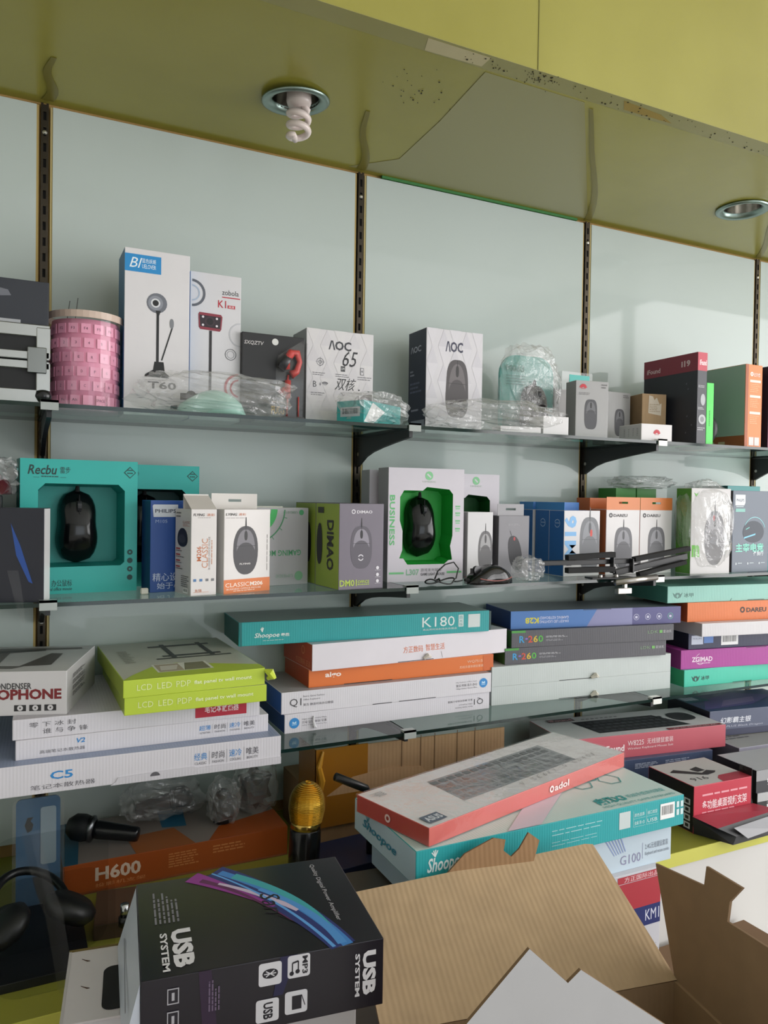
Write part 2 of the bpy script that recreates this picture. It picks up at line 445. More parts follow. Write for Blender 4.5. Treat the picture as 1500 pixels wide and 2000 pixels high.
# soffit with two round cut-outs for the downlights
LT = [(.436, -.206), (1.513, -.225)]; HR = .044; HS = .062
g = G(); z = SOF
def quad(x0, y0, x1, y1): g.add([(x0, y0, z), (x1, y0, z), (x1, y1, z), (x0, y1, z)], [(0, 3, 2, 1)], OLV)
xs = -1.7
for lx, ly in LT:
    quad(xs, FAS, lx-HS, .02); quad(lx-HS, FAS, lx+HS, ly-HS); quad(lx-HS, ly+HS, lx+HS, .02)
    n = 32; vs = []; fs = []
    for k in range(n):
        a = 2*pi*k/n; c, s = cos(a), sin(a); q = HS/max(abs(c), abs(s))
        vs += [(lx+HR*c, ly+HR*s, z), (lx+q*c, ly+q*s, z)]
    for k in range(n): j = (k+1) % n; fs.append((2*k, 2*j, 2*j+1, 2*k+1))
    g.add(vs, fs, OLV); xs = lx+HS
quad(xs, FAS, 3.22, .02)
g.add([(-1.7, FAS, z), (3.22, FAS, z), (3.22, FAS, 2.75), (-1.7, FAS, 2.75)], [(0, 1, 2, 3)], OLV)
g.add([(-1.7, .02, z+.2), (3.22, .02, z+.2), (3.22, FAS, z+.2), (-1.7, FAS, z+.2)], [(0, 1, 2, 3)], M('#1a1a18', 'matte'))
soffit = struct(g, 'trim_1')
tag(soffit, 'olive yellow film covered soffit box above the shelves')
# fascia joint, edge tape, film sheet, creases and dirt on the soffit
g = G(); g.box((.745, FAS-.0008, z+.001), (.7465, FAS, 2.75), M('#6d6a30', 'matte')); g.build('fascia_joint', soffit)
g = G(); g.box((-.6, FAS-.0012, z-.0006), (2.6, FAS+.035, z-.0001), M('#8f8a52', 'plastic', .3)); g.build('edge_tape', soffit)
g = G(); g.prism([(.55, FAS+.004), (.66, FAS+.004), (.66, FAS+.03), (.56, FAS+.033)], 'z', z-.001, z-.0007, M('#b9b08a', 'matte')); g.build('paper_patch', soffit)
g = G(); g.prism([(.93, FAS+.006), (1.02, FAS+.012), (1.06, FAS+.026), (.95, FAS+.028)], 'z', z-.001, z-.0007, M('#97823f', 'matte')); g.build('brown_patch', soffit)
g = G(); g.prism([(.674, -.428), (.875, -.428), (1.245, -.008), (.62, -.008), (.696, -.087), (.690, -.26)], 'z', z-.0009, z-.0003, M('#8f8b5c', 'plastic', .25)); g.build('film_sheet', soffit)
for A_, B_, C_ in (((.055, -.006), (.060, -.08), (.055, -.153)), ((.648, -.006), (.612, -.115), (.557, -.230)), ((1.249, -.004), (1.085, -.233), (.895, -.417)), ((1.85, -.004), (1.70, -.15), (1.60, -.25))):
    L_, R_ = [], []
    for k in range(11):
        t = k/10; x = (1-t)**2*A_[0]+2*t*(1-t)*B_[0]+t*t*C_[0]+.006*sin(t*7); y = (1-t)**2*A_[1]+2*t*(1-t)*B_[1]+t*t*C_[1]; wd = .010*(1-.6*t)
        L_.append((x-wd, y)); R_.append((x+wd, y))
    g = G(); g.prism(L_+R_[::-1], 'z', z-.0014, z-.0009, M('#746d2c', 'plastic', .3)); g.build('film_crease', soffit)
rnd = random.Random(5); g = G()
for k in range(150):
    x = .62+1.1*rnd.random()**1.3; y = FAS+.002+.03*rnd.random(); r = .0006+.0014*rnd.random()**2
    if rnd.random() < .35: x = .76+.02*rnd.gauss(0, 1); y = FAS+.018+.01*rnd.gauss(0, 1)
    if rnd.random() < .2: x = .60+.03*rnd.gauss(0, 1); y = -.33+.03*rnd.gauss(0, 1)
    g.prism([(x+r*cos(a), y+r*sin(a)*.8) for a in (0, 1.2, 2.5, 3.8, 5.1)], 'z', z-.0018, z-.0009, M('#2b2712', 'matte'))
o = g.build('dirt_specks', soffit); o['kind'] = 'stuff'

def downlight(label, lx, ly, tilt=0):
    t = empty('downlight', label, 'ceiling light', (lx, ly, SOF), 0)
    g = G(); g.lathe([(.043, .001), (.058, -.001), (.0585, -.004), (.054, -.007), (.047, -.0055), (.041, -.002), (.040, .004)], M('#8fa09a', 'metal', .35), 40)
    o = g.build('trim_ring', t, smooth=True); o.rotation_euler = (R(tilt), R(-tilt), 0)
    g = G(); g.lathe([(.0405, .002), (.039, .02), (.034, .05), (.026, .07), (.0, .072)], M('#c9c6c0', 'metal', .2), 32); g.build('reflector', t, smooth=True)
    return t
d1 = downlight('recessed downlight with a spiral bulb hanging out of it', *LT[0], tilt=4)
d2 = downlight('recessed downlight with bare mirrored reflector and no bulb', *LT[1])
# spiral compact fluorescent lamp
t = empty('spiral_lamp', 'white spiral energy saving bulb hanging from the ceiling downlight', 'light bulb', (LT[0][0]+.006, LT[0][1], SOF), 0, rx=0, ry=0)
g = G(); g.lathe([(.0, .068), (.012, .066), (.014, .03), (.0205, .018), (.0215, -.002), (.019, -.009), (.0, -.010)], M('#c9bdb8', 'plastic'), 24); g.build('ballast', t, smooth=True)
g = G(); pts = []
for k in range(64):
    a = k/63*2*pi*2.6; pts.append((.0165*cos(a), .0165*sin(a), -.014-.050*k/63))
pts = [(.008, 0, -.006)]+pts+[(-.004, .004, -.066)]
g.tube(pts, .0056, M('#e2d4cf', 'plastic', .25), 10); g.build('glass_spiral', t, smooth=True)

# ------------------------------------------------------------------ uprights, brackets, glass shelves
SH = [1.531, 1.240, 0.978]; GT = .006; SD = .25
DARK = M('#4a443c', 'metal', .45)
UPL = ['slotted metal upright rising behind the aluminium case and pink rolled keyboard', 'slotted metal upright rising behind the white box with handwritten marks',
       'slotted metal upright rising behind the small grey mouse boxes', 'slotted metal upright rising behind the orange-spined box']
for i, ux in enumerate(UPX[1:5]):
    t = empty('shelf_upright', UPL[i], 'shelf upright', (ux, 0, .79), 0, 'slotted shelf uprights')
    g = G(); hgt = SOF-.79-.004; w = .0062
    for a, b in ((-w, -.0024), (.0024, w)): g.box((a, -.0015, 0), (b, .001, hgt), DARK)
    zz = 0
    while zz < hgt-.012:
        g.box((-.0024, -.0015, zz), (.0024, .001, zz+.0125), DARK); zz += .027
    g.build('channel', t)
    g = G(); g.box((-w, .004, 0), (w, .0095, hgt), M('#0c0a08', 'matte')); g.build('channel_back', t)
    for zc in (hgt-.05, hgt-.42, hgt-.9):
        g = G(); g.lathe([(.0, -.0035), (.0028, -.0032), (.0042, -.0015), (.0042, .0015)], M('#cfccc5', 'metal', .3), 12, Matrix.Translation((0, 0, zc)) @ Matrix.Rotation(R(-90), 4, 'X'))
        g.build('screw', t)
names = ['top', 'middle', 'lowest']
for i, ux in enumerate(UPX[1:5]):
    for j, zt in enumerate(SH):
        near = [['beside the pink rolled keyboard', 'below the teal box in a clear bag', 'below the small white boxes with red emblem', 'below the orange-spined box'],
                ['below the big teal window box', 'behind the grey and lime mouse box', 'behind the folding laptop stand', 'beyond the dark blue-grey mouse box'],
                ['behind the white cooling pad boxes', 'behind the stack with the teal carton on top', 'behind the blue keyboard carton stack', 'behind the magenta and mint cartons']][j][i]
        t = empty('shelf_bracket', f'black steel bracket of the {names[j]} shelf {near}', 'shelf bracket', (ux, 0, zt-GT), 0, f'brackets of the {names[j]} glass shelf')
        prof = [(-.002, -.0005), (-SD+.012, -.0005), (-SD+.012, -.014), (-.17, -.021), (-.12, -.027), (-.075, -.034), (-.045, -.042), (-.022, -.053), (-.008, -.060), (-.002, -.060)]
        g = G(); g.prism(prof, 'x', -.0035, .0035, M('#17181a', 'plastic', .4)); g.build('arm', t)
        g = G(); g.box((-.0055, -SD+.012, -.0012), (.0055, -.004, -.0003), M('#25272a', 'plastic', .4)); g.build('rest', t)
        g = G(); g.lathe([(0, -.006), (.004, -.006), (.004, -.003), (0, -.003)], M('#b9b6b0', 'metal'), 10, Matrix.Translation((.002, -.012, -.035)) @ Matrix.Rotation(R(90), 4, 'Y')); g.build('bolt', t)
        g = G(); cw = '#e9ebe6' if i >= 2 else '#9fa5a2'
        g.box((-.012, -SD-.004, -.0045), (.012, -SD-.0012, GT+.004), M(cw, 'plastic', .2)); g.box((-.012, -SD-.004, GT+.0006), (.012, -SD+.012, GT+.004), M(cw, 'plastic', .2))
        g.build('shelf_clip', t)
        tag(t.children[-1], 'small pale plastic clip')
for j, zt in enumerate(SH):
    xs = [-1.15]+UPX
    PN = [['under the aluminium case', 'under the tall white webcam boxes', 'under the bagged mice', 'under the dark box with a red band'],
          ['under the wrapped dark box', 'under the teal and grey mouse boxes', 'under the loose black mouse', 'under the twin orange-sided mouse boxes'],
          ['under the left end of the cooling pad boxes', 'under the lime boxes', 'under the white cartons of the blue-topped stack', 'under the magenta carton stack']][j]
    for i in range(1, 5):
        x0, x1 = UPX[i-1]+.0012, UPX[i]-.0012
        t = tag(link('glass_shelf', new_mesh('glass_shelf', [], [], [])), f'clear glass pane of the {names[j]} shelf {PN[i-1]}', 'shelf', f'panes of the {names[j]} glass shelf')
        g = G(); a, b = (x0, -SD, zt-GT), (x1, -.002, zt)
        g.box(a, b, GLASS, skip='flrk'); E_ = glass_edge()
        g.box(a, b, E_, skip='tb')
        me = new_mesh('glass_shelf', g.v, g.f, g.mats, g.mi); t.data = me

# ------------------------------------------------------------------ base cabinet with yellow edged counter, bench
CT = .77
t = empty('base_cabinet', 'low white cabinet with a yellow-green counter under the shelves', 'cabinet', (0, 0, 0), 0)
g = G(); g.box((-1.69, FAS, CT-.022), (3.10, -.001, CT), M('#8d8b38', 'plastic', .35)); g.build('counter_top', t)
g = G(); g.box((-1.69, FAS-.002, CT-.024), (3.10, FAS-.0002, CT+.0005), M('#c9c75a', 'plastic', .3)); g.build('edge_band', t)
g = G(); g.box((-1.69, FAS+.02, .06), (3.10, -.001, CT-.022), M('#c9c7c4', 'plastic', .4)); g.build('carcass', t)
for k in range(7):
    x = -1.68+.62*k; g = G(); g.box((x, FAS+.002, .07), (x+.61, FAS+.019, CT-.026), M('#d2d0cd', 'plastic', .35)); dd = g.build('door', t)
    g = G(); g.box((x+.57, FAS-.012, .62), (x+.58, FAS+.002, .72), M('#9a9a98', 'metal')); g.build('handle', dd)
BZ = .615
t = empty('work_bench', 'low wooden bench standing in front of the cabinet', 'bench', (0, 0, 0), 0)
g = G(); g.box((-.25, -1.12, BZ-.03), (1.25, -.475-.005, BZ), M('#6d5238', 'matte')); g.build('bench_top', t)
for x in (-.22, 1.17):
    for y in (-1.09, -.54):
        g = G(); g.box((x, y, 0), (x+.05, y+.05, BZ-.03), M('#5a422c', 'matte')); g.build('leg', t)

# ================================================================== TOP SHELF
z1, z2, z3 = SH
W_ = '#d9d6d8'; K_ = '#1b1b1d'
# --- aluminium case and the dark box on it
t = empty('equipment_case', 'black flight case with aluminium edges and a butterfly latch', 'case', (-.16, -.215, z1), 0)
cw, cd, ch = .213, .19, .118
g = G(); g.box((.004, .004, .004), (cw-.004, cd, .062), M('#101113', 'card', .6)); g.box((.004, .004, .066), (cw-.004, cd, ch-.004), M('#101113', 'card', .6)); g.build('panel', t)
AL = M('#b9bbba', 'metal', .32)
for nm, a, b in (('bottom_rail', (0, 0, 0), (cw, .012, .022)), ('mid_rail', (0, -.001, .052), (cw, .010, .064)), ('mid_rail', (0, -.001, .066), (cw, .010, .078)), ('top_rail', (0, 0, ch-.018), (cw, .012, ch)),
                 ('corner_post', (cw-.018, -.001, .018), (cw+.001, .014, .062)), ('corner_post', (cw-.018, -.001, .068), (cw+.001, .014, ch-.004)), ('side_rail', (cw-.008, .012, 0), (cw, cd, .02)), ('side_rail', (cw-.008, .012, ch-.018), (cw, cd, ch))):
    g = G(); g.box(a, b, AL); g.build(nm, t, bevel=.001)
g = G(); g.lathe([(0, -.011), (.009, -.008), (.0125, 0), (.011, .008), (0, .012)], M('#18191c', 'plastic', .2), 16, Matrix.Translation((cw-.008, .005, .0125))); g.build('corner_guard', t, smooth=True)
g = G(); g.box((cw-.03, -.005, .046), (cw-.004, -.001, .084), M('#8e9190', 'metal', .25)); g.build('latch', t, bevel=.001)
for zc in (.053, .076):
    g = G(); g.lathe([(0, -.005), (.004, -.004), (.006, 0)], M('#d8d9d6', 'metal', .2), 12, Matrix.Translation((cw-.024, -.005, zc)) @ Matrix.Rotation(R(90), 4, 'X')); g.build('rivet', t, smooth=True)
b = Box('storage_box', 'plain dark slate box lying on the aluminium case', 'box', (-.16, -.205, z1+ch), 0, (.212, .17, .066), '#2b2e36')
b.poly('f', [(.55, .72), (.63, .80), (.74, .74), (.76, .62), (.66, .58), (.57, .60)], '#6a6c74', 'scuff'); b.rect('f', (.66, .03, .82, .10), '#a9abaf', 'label_strip')
# --- pink roll-up keyboard in a clear canister
kc = (.1115, -.115, z1)
can = empty('plastic_canister', 'clear plastic canister holding the rolled pink keyboard', 'canister', kc, 0)
g = G(); g.lathe([(.0, .0005), (.0565, .0005), (.0565, .148), (.0575, .150), (.0575, .157), (.0565, .157), (.0565, .1505)], CLEAR, 40); g.build('wall', can, smooth=False)
g = G(); g.lathe([(.0578, .146), (.0588, .146), (.0588, .157), (.0578, .157)], M('#c9b3a4', 'plastic', .3), 40); g.build('rim', can)
kb = empty('rolled_keyboard', 'pink silicone keyboard rolled up inside the clear canister', 'keyboard', (kc[0], kc[1], z1+.0015), 0)
g = G(); g.lathe([(.0, 0), (.0515, 0), (.0515, .143), (.047, .143), (.047, .005)], M('#e58fae', 'plastic', .5), 40); g.build('mat', kb, smooth=True)
km = G(); km.prism([(-.0072, -.0075), (.0072, -.0075), (.0072, .0075), (-.0072, .0075)], 'y', -.0014, 0, M('#f0a0bd', 'plastic', .45))
kme = new_mesh('key', km.v, km.f, km.mats, km.mi)
rows = ['F1 F2 F3 F4 F5 F6'.split(), '1 2 3 4 5 6'.split(), 'Q W E R T Y'.split(), 'A S D F G H'.split(), 'Z X C V B N'.split(), ['Fn', 'Alt', '', 'SPACE', '', '']]
lg = G()
for r_ in range(6):
    for c_ in range(17):
        a = R(-158+c_*21.2+r_*5); zc = .128-.0225*r_
        if cos(a+pi/2) < -.25: pass
        o = link('key', kme, kb, (.0515*cos(a), .0515*sin(a), zc), (0, 0, a+pi/2))
        lab = rows[r_][c_] if c_ < 6 else ''
        if lab:
            vs, fs = text_geo(lab); mt = Matrix.Translation((.0531*cos(a), .0531*sin(a), zc)) @ Matrix.Rotation(a+pi/2, 4, 'Z')
            wd = .0028*len(lab)
            lg.add([mt @ Vector(((u-.5)*wd, -.0001, (v-.5)*.0042)) for u, v in vs], fs, M('#7a3f5c', 'ink'))
lg.build('lettering', kb)
g = G()
for x in (-.03, -.018): g.tube([(x, -.02, .143), (x+.004, -.022, .175+(.006 if x > -.02 else 0))], .0006, M('#5a5a58', 'metal'), 6)
g.build('wire_end', kb)
# --- tall webcam box
b = Box('webcam_box', 'tallest white box with a blue brand patch and a gooseneck webcam picture', 'box', (.167, -.150, z1), 0, (.105, .075, .272), {'f': W_, 'l': '#1b6a9a', 't': W_, 'r': '#2d8cc8'})
b.rect('f', (0, .86, .55, .965), '#2389c8'); b.txt('f', (.07, .885, .26, .945), 'Bl', '#e6f0f5', shear=.3); b.txt('f', (.26, .885, .47, .91), 'UELOVER', '#e6f0f5'); b.txt('f', (.26, .918, .47, .945), '蓝色妖姬', '#e6f0f5')
P = 'webcam_picture'
b.disc('f', .49, .685, .0165, '#6d7079', part=P); b.disc('f', .47, .685, .012, '#8a8d96', part=P); b.disc('f', .47, .685, .0075, '#d5d6da', part=P); b.disc('f', .47, .685, .005, '#16171a', part=P)
b.rect('f', (.485, .30, .525, .635), '#1c1c1f', P); b.poly('f', [(.47,.64),(.55,.64),(.525,.61),(.49,.61)], '#1c1c1f', P)
b.line('f', (.57, .34), (.73, .545), .0022, '#1c1c1f', P); b.poly('f', [(.69+.065*x*1.0, .54+.06*y) for x, y in egg(14, 1, 2.2)], '#7d7f84', P)
b.poly('f', [(.46,.33),(.60,.33),(.62,.27),(.70,.245),(.69,.235),(.31,.235),(.32,.25),(.44,.28)], '#141416', P); b.txt('f', (.44,.252,.56,.262), 'BLUELOVER', '#8a8a8c', part=P)
b.txt('f', (.36, .165, .80, .21), 'T60', '#2b2b2d', bold=.02)
# --- second webcam box
b = Box('webcam_box', 'slim white box with red lettering and a square webcam picture', 'box', (.277, -.130, z1), 0, (.089, .07, .254), {'f': '#d3d1d4', 'l': '#3f86c0', 't': '#3a3c42', 'r': '#bfbfc2'})
b.txt('f', (.62, .865, .95, .90), 'zobola', '#3a3a3d'); b.rect('f', (.62, .845, .98, .852), '#b8283a', 'printed_mark')
b.txt('f', (.54, .775, .70, .825), 'K1', '#b8283a', bold=.01); b.rect('f', (.73, .775, .88, .797), '#b8283a', 'printed_mark'); b.txt('f', (.75, .778, .86, .794), '高清', '#f0e8e8')
b.disc('f', .03, .855, .0235, '#5d6068', .82, a0=-88, a1=88); b.disc('f', .03, .855, .014, '#a9b6c6', .84, a0=-86, a1=86)
b.disc('f', .80, .46, .010, '#4a4b50', .9); b.disc('f', .80, .46, .0065, '#7a7b80', .9); b.disc('f', 1.0-.0, .60, .021, '#bfbfc4', .9, a0=92, a1=268)
b.disc('f', .97, .23, .026, '#b02f38', .84, a0=92, a1=266); b.disc('f', .97, .23, .016, '#b02f38', .8, a0=92, a1=266)
b.poly('f', [(.16,.715),(.18,.73),(.60,.725),(.63,.71),(.61,.625),(.58,.61),(.20,.615),(.17,.63)], '#8a2f3e', P); b.poly('f', [(.18,.712),(.60,.708),(.585,.628),(.20,.633)], '#2b2028', P)
b.disc('f', .385, .672, .0085, '#3a2a32', part=P); b.disc('f', .385, .672, .006, '#1a1418', part=P)
for u, v in ((.25,.70),(.25,.645),(.52,.695),(.52,.645)): b.disc('f', u, v, .002, '#e0d8dc', part=P)
b.rect('f', (.375, .10, .425, .61), '#232024', P)
# --- black earphone box
b = Box('earphone_box', 'black box with red earphones under a clear blister', 'box', (.366, -.140, z1), 0, (.116, .06, .158), {'f': '#151517', 't': '#222', 'l': '#101012'})
b.txt('f', (.03, .86, .34, .91), 'SXQZTV', '#b9b4b4', bold=.02, shear=.2); b.txt('f', (.47, .105, .68, .20), 'PUBG', '#c9a544', bold=.03); b.txt('f', (.43, .035, .72, .09), 'INVITATIONAL', '#c9a544', bold=.02); b.small('f', (.48,.225,.66,.25), 1, '#a98', rag=0)
b.disc('f', .52, .92, .006, '#d8d8d4', part='sticker_dot')
g = G(); EAR = M('#c7443f', 'plastic', .35)
g.tube([(.080, -.006, .098), (.078, -.010, .112), (.086, -.014, .126), (.098, -.010, .128), (.104, -.008, .112), (.098, -.009, .094), (.088, -.009, .088)], [.0065, .0075, .008, .0065, .005, .006, .008], EAR, 8)
g.tube([(.070, -.008, .112), (.082, -.011, .105)], [.013, .014], M('#3a3a3e', 'plastic'), 12)
g.tube([(.084, -.005, .088), (.082, -.004, .07), (.083, -.004, .05), (.082, -.004, .012)], .0019, EAR, 6); g.tube([(.083, -.006, .078), (.082, -.006, .046)], .0058, EAR, 8); g.tube([(.070, -.006, .062), (.078, -.006, .052)], .0075, EAR, 8); g.tube([(.104, -.004, .05), (.104, -.004, .012)], .0014, EAR, 6)
g.build('earphones', b.root, smooth=True)
g = G(); g.prism([(.062, .006), (.113, .006), (.115, .145), (.108, .150), (.066, .122), (.062, .10)], 'y', -.018, -.0008, CLEAR); g.build('blister', b.root)
g = G(); g.box((.018, -.0205, .0), (.11, -.001, .012), M('#3b3835', 'plastic', .3)); g.build('blister_foot', b.root)
# --- white box with handwritten marks
def facets(b, c1, c2):
    for odd, c in ((0, c1), (1, c2)):
        vs = []; fs = []
        for j in range(6):
            for i in range(5):
                if (i+j) % 2 != odd: continue
                u = i/5; v = j/6; dv = 1/6; n = len(vs)
                vs += [(u, v), (u+.2, v), (u+.1, v+dv)] if not odd else [(u, v+dv), (u+.1, v), (u+.2, v+dv)]; fs.append((n, n+1, n+2))
        b.put('facet_print', 'f', vs, fs, c)
        b.lay -= 1
    b.lay += 1
b = Box('mouse_box', 'white faceted mouse box with black handwritten figures on it', 'box', (.490, -.128, z1), 0, (.136, .075, .181), {'f': '#cfccce', 'l': '#8a8c90', 't': '#a9a8aa'})
facets(b, '#cbc8cb', '#d2cfd0')
b.txt('f', (.32, .80, .66, .895), '/\\OC', '#35363c', bold=.03); b.txt('f', (.53, .64, .76, .80), '65', '#1f1f22', shear=.3, part='handwriting'); b.txt('f', (.42, .39, .74, .52), '双核', '#1f1f22', shear=.35, part='handwriting'); b.disc('f', .785, .405, .0015, '#1f1f22', part='handwriting')
b.disc('f', .20, .665, .0072, '#66666a', .86); b.disc('f', .20, .665, .0035, '#66666a', .7); b.line('f', (.13,.665), (.27,.665), .0005, '#66666a'); b.line('f', (.20,.615), (.20,.715), .0005, '#66666a')
b.rect('f', (.505, .585, .57, .64), '#2d2d31', 'printed_mark'); b.txt('f', (.515,.60,.56,.625), 'DPI', '#ddd'); b.rect('f', (.80,.565,.855,.64), '#55555a', 'printed_mark'); b.rect('f', (.808,.571,.847,.634), '#d0cdd0', 'printed_mark'); b.poly('f', [(.835,.625),(.812,.60),(.826,.60),(.82,.58),(.843,.606),(.829,.606)], '#44444a', 'printed_mark')
for u in (.09, .43, .76): b.small('f', (u, .515 if u < .5 else .50, u+.22, .555 if u < .5 else .545), 2, '#77767a', fill=.35)
b.txt('f', (.10, .405, .15, .465), 'B', '#55555a'); b.line('f', (.19,.437),(.22,.437), .0008, '#55555a'); b.line('f', (.205,.42),(.205,.455), .0008, '#55555a')
for rr in (.004, .0065, .009): b.disc('f', .275, .415, rr, '#55555a', .80, a0=45, a1=135)
b.small('f', (.07, .31, .32, .35), 2, '#77767a', fill=.35)
b.poly('f', [(.52,.22),(.70,.26),(.86,.36),(.985,.37),(.985,.18),(.75,.16)], '#3b3433', 'mouse_picture')
g = G(); g.box((.045, .02, .170), (.085, .022, .1745), CLEAR); g.build('hang_tab', b.root)
# --- second faceted box
b = Box('mouse_box', 'white faceted mouse box with navy side and dark mouse picture', 'box', (.741, -.130, z1), 0, (.132, .075, .209), {'f': '#cfccd0', 'l': '#20263a', 't': '#b9b7bb'})
facets(b, '#c9c6cc', '#d2cfd4'); b.txt('f', (.33, .79, .64, .89), '/\\OC', '#34344a', bold=.03)
b.mouse('f', (.33, .16, .76, .72), '#4a4547', '#6a6466', '#2a2728', False, power=3.2); b.txt('f', (.48,.19,.60,.215), 'AOC', '#ccc')
b.txt('l', (.14, .79, .72, .85), '/\\OC', '#aeb2c2', bold=.02); b.small('l', (.12, .55, .35, .62), 2, '#9296a8'); b.small('l', (.12,.38,.8,.5), 3, '#5a6078'); b.small('l', (.2,.2,.6,.24), 1, '#9296a8', rag=0); b.rect('l', (.18,.02,.95,.13), '#8d93a3')
# --- teal flat box in a torn bag, lying at the edge
b = Box('mouse_box', 'flat teal box with a barcode end in a torn clear bag', 'box', (.524, -.196, z1), -58, (.058, .125, .040), {'f': '#3aa6a4', 't': '#d6d8d6', 'r': '#2d9490', 'l': '#2d9490'})
b.barcode('f', (.14, .30, .86, .72), back='#b9bfc4'); b.poly('r', [(.0, .05), (.22, .95), (.55, .62), (.25, .05)], '#d8dad8', 'torn_label')
crumple('plastic_bag', 'torn clear bag around the flat teal box', 'plastic bag', (.600, -.192, z1+.0008), (.165, .085, .060), 3, yaw=30, amp=.22)
# --- clear bag with a mint mouse
make_mouse('pale mint mouse lying inside a clear bag', (.300, -.192, z1+.004), (0, 0, R(75)), .115, .058, .040, '#a9d0c4')
crumple('plastic_bag', 'long clear bag wrapped over the mint mouse', 'plastic bag', (.310, -.196, z1+.0008), (.26, .080, .070), 5, yaw=0, amp=.24)
# --- long clear bag with white cable boxes
crumple('plastic_bag', 'long clear bag slumped in front of the navy-sided box', 'plastic bag', (.865, -.192, z1+.0008), (.30, .085, .062), 9, yaw=-5, amp=.26, nu=52)
b = Box('accessory_box', 'small flat white box inside the long clear bag', 'box', (.855, -.225, z1+.002), -6, (.09, .035, .011), '#d6d4d4')
b = Box('accessory_box', 'slightly taller white box at the end of the long clear bag', 'box', (.955, -.228, z1+.002), -4, (.06, .05, .036), '#d8d6d6')
# --- teal blister with dark mouse, in a bag
t = empty('blister_pack', 'teal rounded blister card with a dark mouse in a crumpled bag', 'blister pack', (.930, -.105, z1), -3)
def rrect(x0, z0, x1, z1_, r, n=6):
    out = []
    for cx, cz, a0 in ((x1-r, z1_-r, 0), (x0+r, z1_-r, 90), (x0+r, z0+r, 180), (x1-r, z0+r, 270)):
        for k in range(n+1):
            a = R(a0+90*k/n); out.append((cx+r*cos(a), cz+r*sin(a)))
    return out
g = G(); g.prism(rrect(0, 0, .135, .178, .04), 'y', -.006, 0, M('#4fa79c', 'card')); g.build('card', t)
g = G(); g.prism(rrect(-.003, 0, .138, .181, .042), 'y', -.010, -.0064, CLEAR); g.build('clear_cover', t)
vs, fs = text_geo('M663'); g = G(); g.add([(.012+.045*u, -.0108, .142+.014*v) for u, v in vs], fs, M('#24685f', 'ink'))
for k in range(4): g.add([(.012, -.0108, .134-.006*k), (.06, -.0108, .134-.006*k), (.06, -.0108, .1325-.006*k), (.012, -.0108, .1325-.006*k)], [(0,1,2,3)], M('#24685f', 'ink'))
g.build('lettering', t)
make_mouse('dark mouse in the teal rounded blister pack', (1.010, -.117, z1+.062), (R(90), 0, R(-3)), .115, .066, .03, '#2a2527')
crumple('plastic_bag', 'crumpled clear bag over the teal rounded blister pack', 'plastic bag', (1.002, -.118, z1+.0008), (.150, .055, .200), 12, amp=.14, freq=3.4)
# --- clear box with teal header
t = empty('clear_box', 'clear plastic box with a teal header strip and a grey mouse card', 'box', (1.080, -.128, z1), 0)
g = G(); g.box((0, 0, 0), (.085, .05, .152), CLEAR); g.build('shell', t)
g = G(); g.box((.02, -.0008, .122), (.076, -.0003, .146), M('#45b3ab', 'card')); g.build('header_strip', t)
g = G(); g.box((.004, .03, .003), (.081, .046, .118), M('#b5b1b1', 'card')); g.build('inner_card', t)
g = G(); g.prism([(.02+.02*(x), .022+.03*y) for x, y in egg(18)], 'y', -.0008, -.0003, M('#d99a8e', 'ink')); g.build('orange_mark', t)
g = G(); g.box((.03, -.0008, .0), (.06, -.0003, .018), M('#45b3ab', 'card')); g.build('foot_strip', t)
# --- small grey mouse boxes with red flower emblem
def emblem(b, f, u, v, r, col='#c2303c'):
    W, H = b.size(f)
    for k in range(8):
        a = R(15+150*k/7); p0 = (u+.18*r*cos(a)/W, v+.12*r*sin(a)/H)
        c = Vector((cos(a), sin(a))); n = Vector((-c.y, c.x))
        q = [(u*W+p.x, v*H+p.y) for p in (c*.2*r, c*.65*r+n*.20*r, c*1.05*r+n*.1*r, c*1.05*r-n*.1*r, c*.65*r-n*.20*r)]
        b.poly(f, [(x/W, y/H) for x, y in q], col, 'emblem')
    b.small(f, (u-.6*r/W, v-.35*r/H, u+.6*r/W, v-.1*r/H), 1, col, rag=0)
HW = {'f': '#a3a2a2', 'r': '#d9d6d4', 't': '#c8c6c4', 'l': '#8c8b8b'}
b = Box('mouse_box', 'grey mouse box with white side and red flower emblem at the shelf edge', 'box', (1.055, -.205, z1), -9, (.077, .040, .120), HW)
b.mouse('f', (.27, .16, .66, .68), '#4a4a4e', '#6a6a6e', '#222', False, 1, power=3.4); emblem(b, 'f', .22, .87, .0085); b.small('f', (.09, .745, .52, .79), 2, '#6d6b6b', fill=.4); b.small('f', (.78, .86, .97, .95), 2, '#6d6b6b'); emblem(b, 'r', .55, .90, .007); b.small('r', (.15,.05,.85,.12), 2, '#a5a2a0')
b = Box('mouse_box', 'grey mouse box half hidden beside the plain cardboard box', 'box', (1.215, -.115, z1), 0, (.075, .040, .120), HW)
b.mouse('f', (.38, .16, .77, .68), '#4a4a4e', '#6a6a6e', '#222', False, 1, power=3.4); b.small('f', (.70, .88, .95, .95), 2, '#6d6b6b')
b = Box('mouse_box', 'white box with red flower emblem lying flat at the shelf edge', 'box', (1.205, -.238, z1), -6, (.080, .075, .036), {'f': '#dcd8d8', 'l': '#b3b1b1', 't': '#c8c6c4'})
emblem(b, 'f', .5, .42, .009); 
for u in (.22, .42, .62, .8): b.small('l', (u, .25, u+.07, .75), 5, '#8a8888')
b = Box('cardboard_box', 'small plain cardboard box with a torn white label', 'box', (1.292, -.150, z1), -12, (.062, .085, .116), {'f': '#a98d6c', 'l': '#8d7355', 't': '#b3977a'}, kind='kraft')
